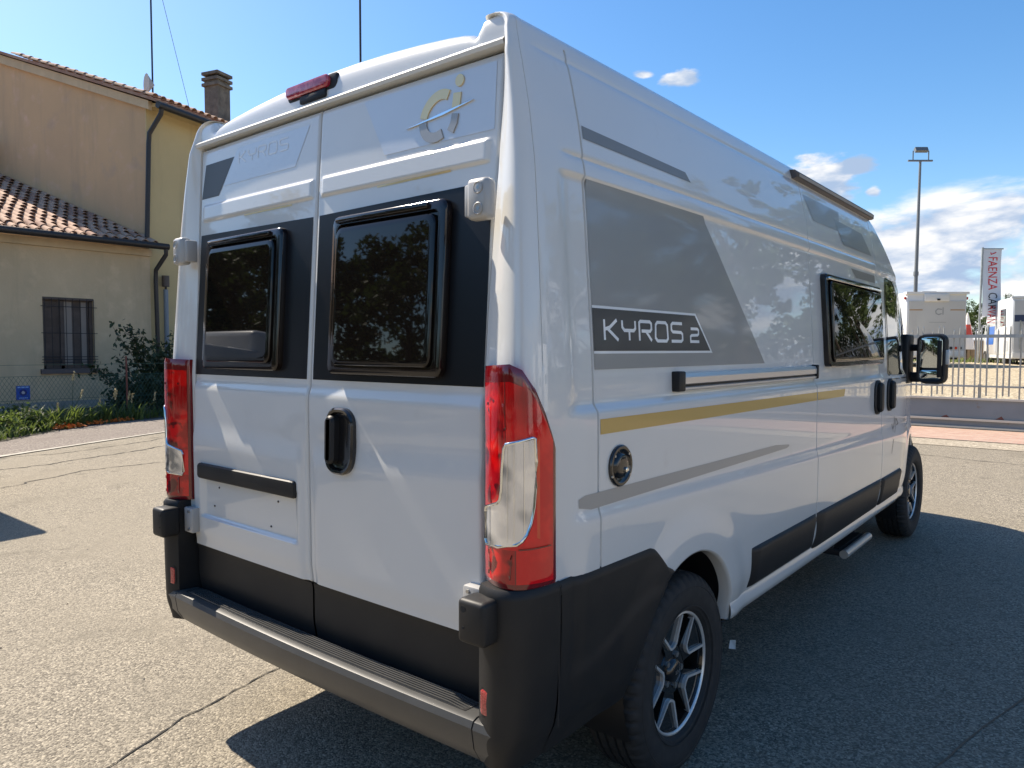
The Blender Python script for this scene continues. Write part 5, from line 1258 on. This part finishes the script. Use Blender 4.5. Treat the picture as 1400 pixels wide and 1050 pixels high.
# floodlight mast
M['mast_grey'] = mat('mast_grey', (.16, .17, .18), .5, .3)
fm = thing('floodlight_mast', 'tall thin grey floodlight mast rising behind the pale motorhome', 'lamp post', (-7.2, 49.6, .9))
tube_obj('mast', [(-7.28, 49.6, .9), (-7.26, 49.6, 6.2), (-7.2, 49.6, 13.1)], [.13, .11, .07], 'mast_grey', fm, 8)
tube_obj('mast_joint', [(-7.27, 49.6, 6.1), (-7.26, 49.6, 6.35)], .15, 'mast_grey', fm, 8)
ang = R(39); cx, cy = math.cos(ang), math.sin(ang)
tube_obj('platform', [(-7.2-.75*cx, 49.6-.75*cy, 13.1), (-7.2+.75*cx, 49.6+.75*cy, 13.1)], .06, 'mast_grey', fm, 6)
bm = bmesh.new(); mt = Matrix.Translation((-7.2, 49.6, 13.75)) @ Matrix.Rotation(ang, 4, 'Z') @ Matrix.Rotation(R(-30), 4, 'X'); bbox(bm, -.34, .42, -.10, .10, -.13, .15, 0, 1, mt); from_bm('floodlight', bm, 'mast_grey', fm)
for s in (-.45, .5): tube_obj('lamp_bracket', [(-7.2+s*cx, 49.6+s*cy, 13.1), (-7.2+s*cx, 49.6+s*cy, 13.7)], .035, 'mast_grey', fm, 5)
m2 = thing('thin_aerial', 'thin dark aerial rod above the van roof against the sky', 'antenna', (-20.76, 17.32, 7.9)); tube_obj('rod', [(-20.76, 17.32, 7.8), (-20.76, 17.32, 15.9)], .045, 'dark_metal', m2, 6)
box('rod_bracket', -20.86, -20.66, 17.22, 17.42, 7.9, 8.4, 'dark_metal', m2)

# ================================================================== motorhomes
M['mh_white'] = mat('motorhome_white', (.78, .78, .77), .35, coat=.8); M['mh_grey'] = mat('motorhome_grey', (.40, .41, .42), .45); M['mh_blue'] = mat('motorhome_blue', (.03, .12, .42), .35); M['mh_navy'] = mat('motorhome_navy', (.03, .05, .12), .35); M['mh_tan'] = mat('motorhome_tan', (.45, .26, .12), .4)
def mh_base(lab, loc, rz, L_=6.6, W_=2.3, H_=2.85, group='motorhomes parked in the yard', rear=True):
    """built with the rear face on local y=0, body going to +y"""
    t = thing('motorhome', lab, 'motorhome', loc, group, rz, True)
    bm = bmesh.new(); bbox(bm, -W_/2, W_/2, 0, L_-1.6, .50, H_, .05, 2)
    b = from_bm('coachwork', bm, 'mh_white', t, True)
    bm = bmesh.new(); vs = bbox(bm, -W_/2+.1, W_/2-.1, L_-1.7, L_, .40, 2.3, .10, 3)
    for v in vs:
        if v.co.y > L_-.9 and v.co.z > 1.2: v.co.y -= (v.co.z-1.2)*.95
    from_bm('cab', bm, 'mh_white', t, True)
    for s in (1, -1): box('cab_window', s*(W_/2-.097)-.004, s*(W_/2-.097)+.004, L_-1.55, L_-.95, 1.35, 1.95, 'glass', t)
    box('skirt', -W_/2+.02, W_/2-.02, .02, L_-1.7, .36, .51, 'mh_white', t); box('chassis', -W_/2+.2, W_/2-.2, .2, L_-.3, .28, .40, 'black', t)
    for s in (1, -1):
        for y in (1.5, L_-1.0):
            o = tube_obj('wheel', [(s*(W_/2-.30), y, .33), (s*(W_/2-.06), y, .33)], .33, 'rubber', t, 20); tube_obj('hub_cap', [(s*(W_/2-.07), y, .33), (s*(W_/2-.05), y, .33)], .18, 'bolt', o, 12)
    return t
def loc_box(par, name, a, m): return box(name, *a, m, par)
# 1: pale rear with orange lines
th = R(39); m1 = mh_base('pale motorhome showing its flat rear wall with two thin orange lines', (-3.03, 30.7, .88), th)
M['mh_pale'] = mat('motorhome_pale_grey', (.58, .575, .56), .4, coat=.4)
loc_box(m1, 'rear_panel', (-1.08, 1.08, -.03, .0, .62, 2.52), 'mh_pale'); loc_box(m1, 'roof_edge', (-1.20, 1.20, -.06, .15, 2.78, 2.87), 'mh_white')
bm = bmesh.new(); vs = bbox(bm, -.52, .42, -.10, 0, 2.50, 2.80, .02, 2); from_bm('camera_housing', bm, 'mh_white', m1, True); loc_box(m1, 'rear_camera', (-.05, .05, -.14, -.10, 2.54, 2.60), 'black')
loc_box(m1, 'orange_line', (-1.06, -.56, -.034, -.03, 2.16, 2.20), 'mh_tan'); loc_box(m1, 'orange_line', (.50, 1.06, -.034, -.03, 2.16, 2.20), 'mh_tan')
def loc_q(par, name, Q, m, y=-.034): o = quads_on(name, Q, lambda u, v: (u, y, v), m, None); o.parent = par
loc_q(m1, 'logo', ribbon([[(.18, 2.20), (.02, 2.22), (-.06, 2.14), (-.04, 2.04), (.06, 2.0), (.17, 2.04)], [(.22, 2.0), (.22, 2.28)]], .035), mat('logo_grey', (.30, .31, .32), .5)); loc_q(m1, 'lettering_line', [[(-.3, 1.70), (.35, 1.70), (.35, 1.715), (-.3, 1.715)]], bpy.data.materials['logo_grey'])
loc_box(m1, 'rear_bumper', (-1.12, 1.12, -.06, .02, .42, .62), 'mh_white')
for x, mm in ((-.95, 'red'), (-.78, 'amber'), (.56, 'dark_metal'), (.74, 'red_orange'), (.92, 'dark_metal')): 
    o = tube_obj('rear_light', [(x, -.03, .72), (x, -.055, .72)], .055, mm, m1, 10)
loc_box(m1, 'marker_light', (1.15, 1.22, .05, .12, 2.58, 2.68), 'reflector'); loc_box(m1, 'marker_light', (-1.22, -1.15, .05, .12, 2.58, 2.68), 'reflector')
loc_box(m1, 'roof_vent', (-.3, .25, .5, 1.0, 2.85, 2.93), 'mh_grey')
# 2: blue and white, side and rear
m2_ = mh_base('white motorhome with blue side graphics and a dark stripe across its rear', (.17, 34.6, .82), R(17), 6.2, 2.3, 2.85)
sxx = -1.151
loc_box(m2_, 'side_window', (sxx-.02, sxx, 1.0, 1.9, 1.72, 2.42), 'glass'); loc_box(m2_, 'side_window', (sxx-.02, sxx, 4.0, 4.5, 1.35, 1.85), 'glass')
def side_q(Q, m, nm): o = quads_on(nm, Q, lambda u, v: (sxx-.006, u, v), m, None); o.parent = m2_
side_q([[(4.55, .95), (3.2, .95), (2.9, 1.75), (4.0, 1.75), (4.0, 1.30), (4.55, 1.30)]], 'mh_blue', 'blue_graphic'); side_q([[(3.0, 1.58), (1.95, 1.72), (1.95, 2.05), (2.9, 1.88)]], 'mh_grey', 'grey_graphic'); side_q([[(4.55, 2.24), (3.3, 2.34), (3.3, 2.42), (4.55, 2.34)]], 'mh_navy', 'side_stripe')
loc_box(m2_, 'side_hatch', (sxx-.008, sxx, 2.2, 2.9, .62, 1.25), 'mh_grey'); loc_box(m2_, 'side_hatch', (sxx-.008, sxx, .5, 1.3, .65, 1.1), 'mh_grey')
loc_box(m2_, 'rear_panel', (-1.09, 1.09, -.03, 0, .62, 2.70), 'mh_pale'); loc_q(m2_, 'rear_stripe', [[(-1.08, 1.85), (1.08, 1.85), (1.08, 2.12), (-1.08, 2.12)]], 'mh_navy'); loc_q(m2_, 'rear_stripe', [[(-.7, 1.62), (1.08, 1.62), (1.08, 1.83), (-.85, 1.83)]], 'mh_grey'); loc_q(m2_, 'rear_stripe', [[(-.55, 1.60), (.9, 1.60), (1.0, 1.84), (-.75, 1.84)]], 'anthracite')
loc_box(m2_, 'roof_edge', (-1.19, 1.19, -.05, .12, 2.79, 2.87), 'mh_white'); loc_box(m2_, 'rear_bumper', (-1.12, 1.12, -.07, .02, .40, .60), 'mh_white')
bm = bmesh.new()
for a in ((-.9, -.86), (-.4, -.36)): bbox(bm, a[0], a[1], -.10, -.05, .75, 1.9)
from_bm('bicycle_rack', bm, 'galv', m2_)
# more parked vehicles that the yard holds, seen in the reflections
m3_ = mh_base('white motorhome parked at the left edge, casting the pointed shadow on the asphalt', (-7.70, .78, -.01), math.pi, 6.2, 2.3, 2.02)
for i, (x, y, rz, lb) in enumerate([(13.5, 1.5, 75, 'white motorhome across the yard mirrored in the side of the van'), (13.5, 5.8, 82, 'second white motorhome across the yard'), (13.8, 10.0, 88, 'third white motorhome across the yard near the gate')]):
    mm = mh_base(lb, (x-2, y, gz(x, y)), R(rz-180), 6.2, 2.3, 2.75)
    loc_box(mm, 'side_window', (-1.17, -1.15, 1.2, 2.2, 1.5, 2.1), 'glass'); loc_box(mm, 'side_window', (1.15, 1.17, 1.2, 2.2, 1.5, 2.1), 'glass'); loc_box(mm, 'rear_window', (-.6, .6, -.02, 0, 1.5, 2.0), 'glass')

# banner
bn = thing('banner_flag', 'tall white vertical banner with red and black lettering beside the motorhomes', 'banner', (-2.15, 36.7, .95))
tube_obj('banner_pole', [(-2.35, 36.7, .95), (-2.30, 36.7, 6.02)], .045, 'galv', bn, 8)
bd = Vector((.77, .64, 0)).normalized(); b0 = Vector((-2.26, 36.72, 0)); 
def ban(u, v, h=0): q = b0+bd*u+Vector((.64, -.77, 0))*h*1.0; return (q.x+.02*math.sin(v*2.1), q.y, v)
Vb = [ban(u, v) for u in np.linspace(0, .80, 6) for v in np.linspace(3.0, 5.93, 16)]+[ban(u, v, -.02) for u in np.linspace(0, .80, 6) for v in np.linspace(3.0, 5.93, 16)]
mesh('banner_cloth', Vb, grid_idx(6, 16)+[tuple(96+i for i in f) for f in grid_idx(6, 16)], mat('banner_white', (.62, .63, .66), .7), bn)
tube_obj('banner_arm', [ban(-.05, 5.96), ban(.86, 5.96)], .03, 'galv', bn, 6)
def text_mesh(name, txt, size, m, par, fn, align='LEFT'):
    c = bpy.data.curves.new(name, 'FONT'); c.body = txt; c.size = size; c.align_x = align; c.resolution_u = 2; o = bpy.data.objects.new(name, c); COL.objects.link(o)
    dg = bpy.context.evaluated_depsgraph_get(); me = bpy.data.meshes.new_from_object(o.evaluated_get(dg)); bpy.data.objects.remove(o)
    for v in me.vertices: v.co = Vector(fn(v.co.x, v.co.y))
    me.materials.clear(); me.materials.append(m if not isinstance(m, str) else M[m]); q = bpy.data.objects.new(name, me); link(q, par); xs = [v.co for v in me.vertices]; return q
rd_ = mat('banner_red', (.60, .03, .04), .6); bk_ = mat('banner_black', (.03, .03, .035), .6)
# text reads downwards: text x -> -z
text_mesh('banner_lettering', 'FAENZA', .50, rd_, bn, lambda x, y: ban(.24+y*1.15, 5.62-x*.78, .012)); text_mesh('banner_lettering', 'CAR', .50, bk_, bn, lambda x, y: ban(.24+y*1.15, 4.06-x*.78, .012)); text_mesh('banner_lettering', 'AVAN', .50, rd_, bn, lambda x, y: ban(.24+y*1.15, 3.50-x*.60, .012))
quads_on('banner_mark', ribbon([[(5.80, .55), (5.72, .35), (5.80, .30)]], .04), lambda v, u: ban(u, v, .012), rd_, bn)

# closed parasol and small hut behind the gate
ps = thing('closed_parasol', 'closed white parasol with a red band between the motorhomes', 'parasol', (-3.0, 38.3, .95))
n = 12; V_ = []; mi_ = []
for (r, z) in ((.30, 1.55), (.26, 1.9), (.22, 2.2), (.13, 2.7), (.02, 3.25)):
    for k in range(n): a = 2*math.pi*k/n; rr = r*(1+.18*(k % 2)); V_.append((-3.0+rr*math.cos(a), 38.3+rr*math.sin(a), z))
f = [(i*n+k, i*n+(k+1) % n, (i+1)*n+(k+1) % n, (i+1)*n+k) for i in range(4) for k in range(n)]; mesh('cloth', V_, f, ['banner_w', ] and [mat('parasol_white', (.70, .66, .60), .8), mat('parasol_red', (.45, .06, .04), .8)], ps, False, [1 if i == 2 and k % 4 < 3 else 0 for i in range(4) for k in range(n)])
tube_obj('pole', [(-3.0, 38.3, .95), (-3.0, 38.3, 1.7)], .04, 'bark', ps, 6)
hb_ = thing('wooden_hut', 'small weathered timber hut between the motorhomes', 'hut', (-2.9, 40, .95))
tim = mat('timber', (.30, .22, .13), .85, noise=(3, (.20, .14, .09), 4, .4, .7))
for k in range(8): box('plank', -3.9+k*.22, -3.70+k*.22, 39.8, 39.83, .95, 1.95, tim, hb_)
box('hut_wall', -3.9, -2.15, 39.84, 41, .95, 1.93, tim, hb_); box('hut_roof', -4.0, -2.05, 39.7, 41.1, 1.95, 2.02, 'mh_grey', hb_)
V_, F_ = blades(2500, 61, .5, .02, lambda rg: (-14+rg.random()*24, 36+rg.random()*8)); o = mesh('yard_grass', [(x, y, z+.88) for x, y, z in V_], F_, 'leaf_fresh', None, False); o['kind'] = 'stuff'
# loose grit on the asphalt
rg = np.random.default_rng(77); n_ = 2600; V_ = []; F_ = []
for q in range(n_):
    x = rg.uniform(-5, 4.5); y = rg.uniform(-.9, 8); s_ = rg.uniform(.002, .0055)*(1+.6*(rg.random() < .05)); a = rg.random()*6.28; z = gz(x, y); b = len(V_)
    for k in range(4): V_.append((x+s_*math.cos(a+k*1.57)*(1 if k % 2 else .7), y+s_*math.sin(a+k*1.57), z-.001))
    V_.append((x, y, z+s_*.9)); F_ += [(b, b+1, b+4), (b+1, b+2, b+4), (b+2, b+3, b+4), (b+3, b, b+4)]
o = mesh('loose_grit', V_, F_, mat('grit', (.38, .34, .27), .9, noise=(3, (.12, .10, .08), 2, .45, .55)), None, False); o['kind'] = 'stuff'
# a scrap of white paper on the tarmac by the wheel
o = mesh('paper_scrap', [(.690, 2.13, .020), (.720, 2.145, .020), (.715, 2.16, .062), (.688, 2.15, .058), (.705, 2.15, .04)], [(0, 1, 4), (1, 2, 4), (2, 3, 4), (3, 0, 4)], 'white_foil', None, False); tag(o, 'scrap of white paper on the asphalt beside the rear wheel', 'paper')
for o in bpy.data.objects:
    if o.get('_loc') is not None: del o['_loc']
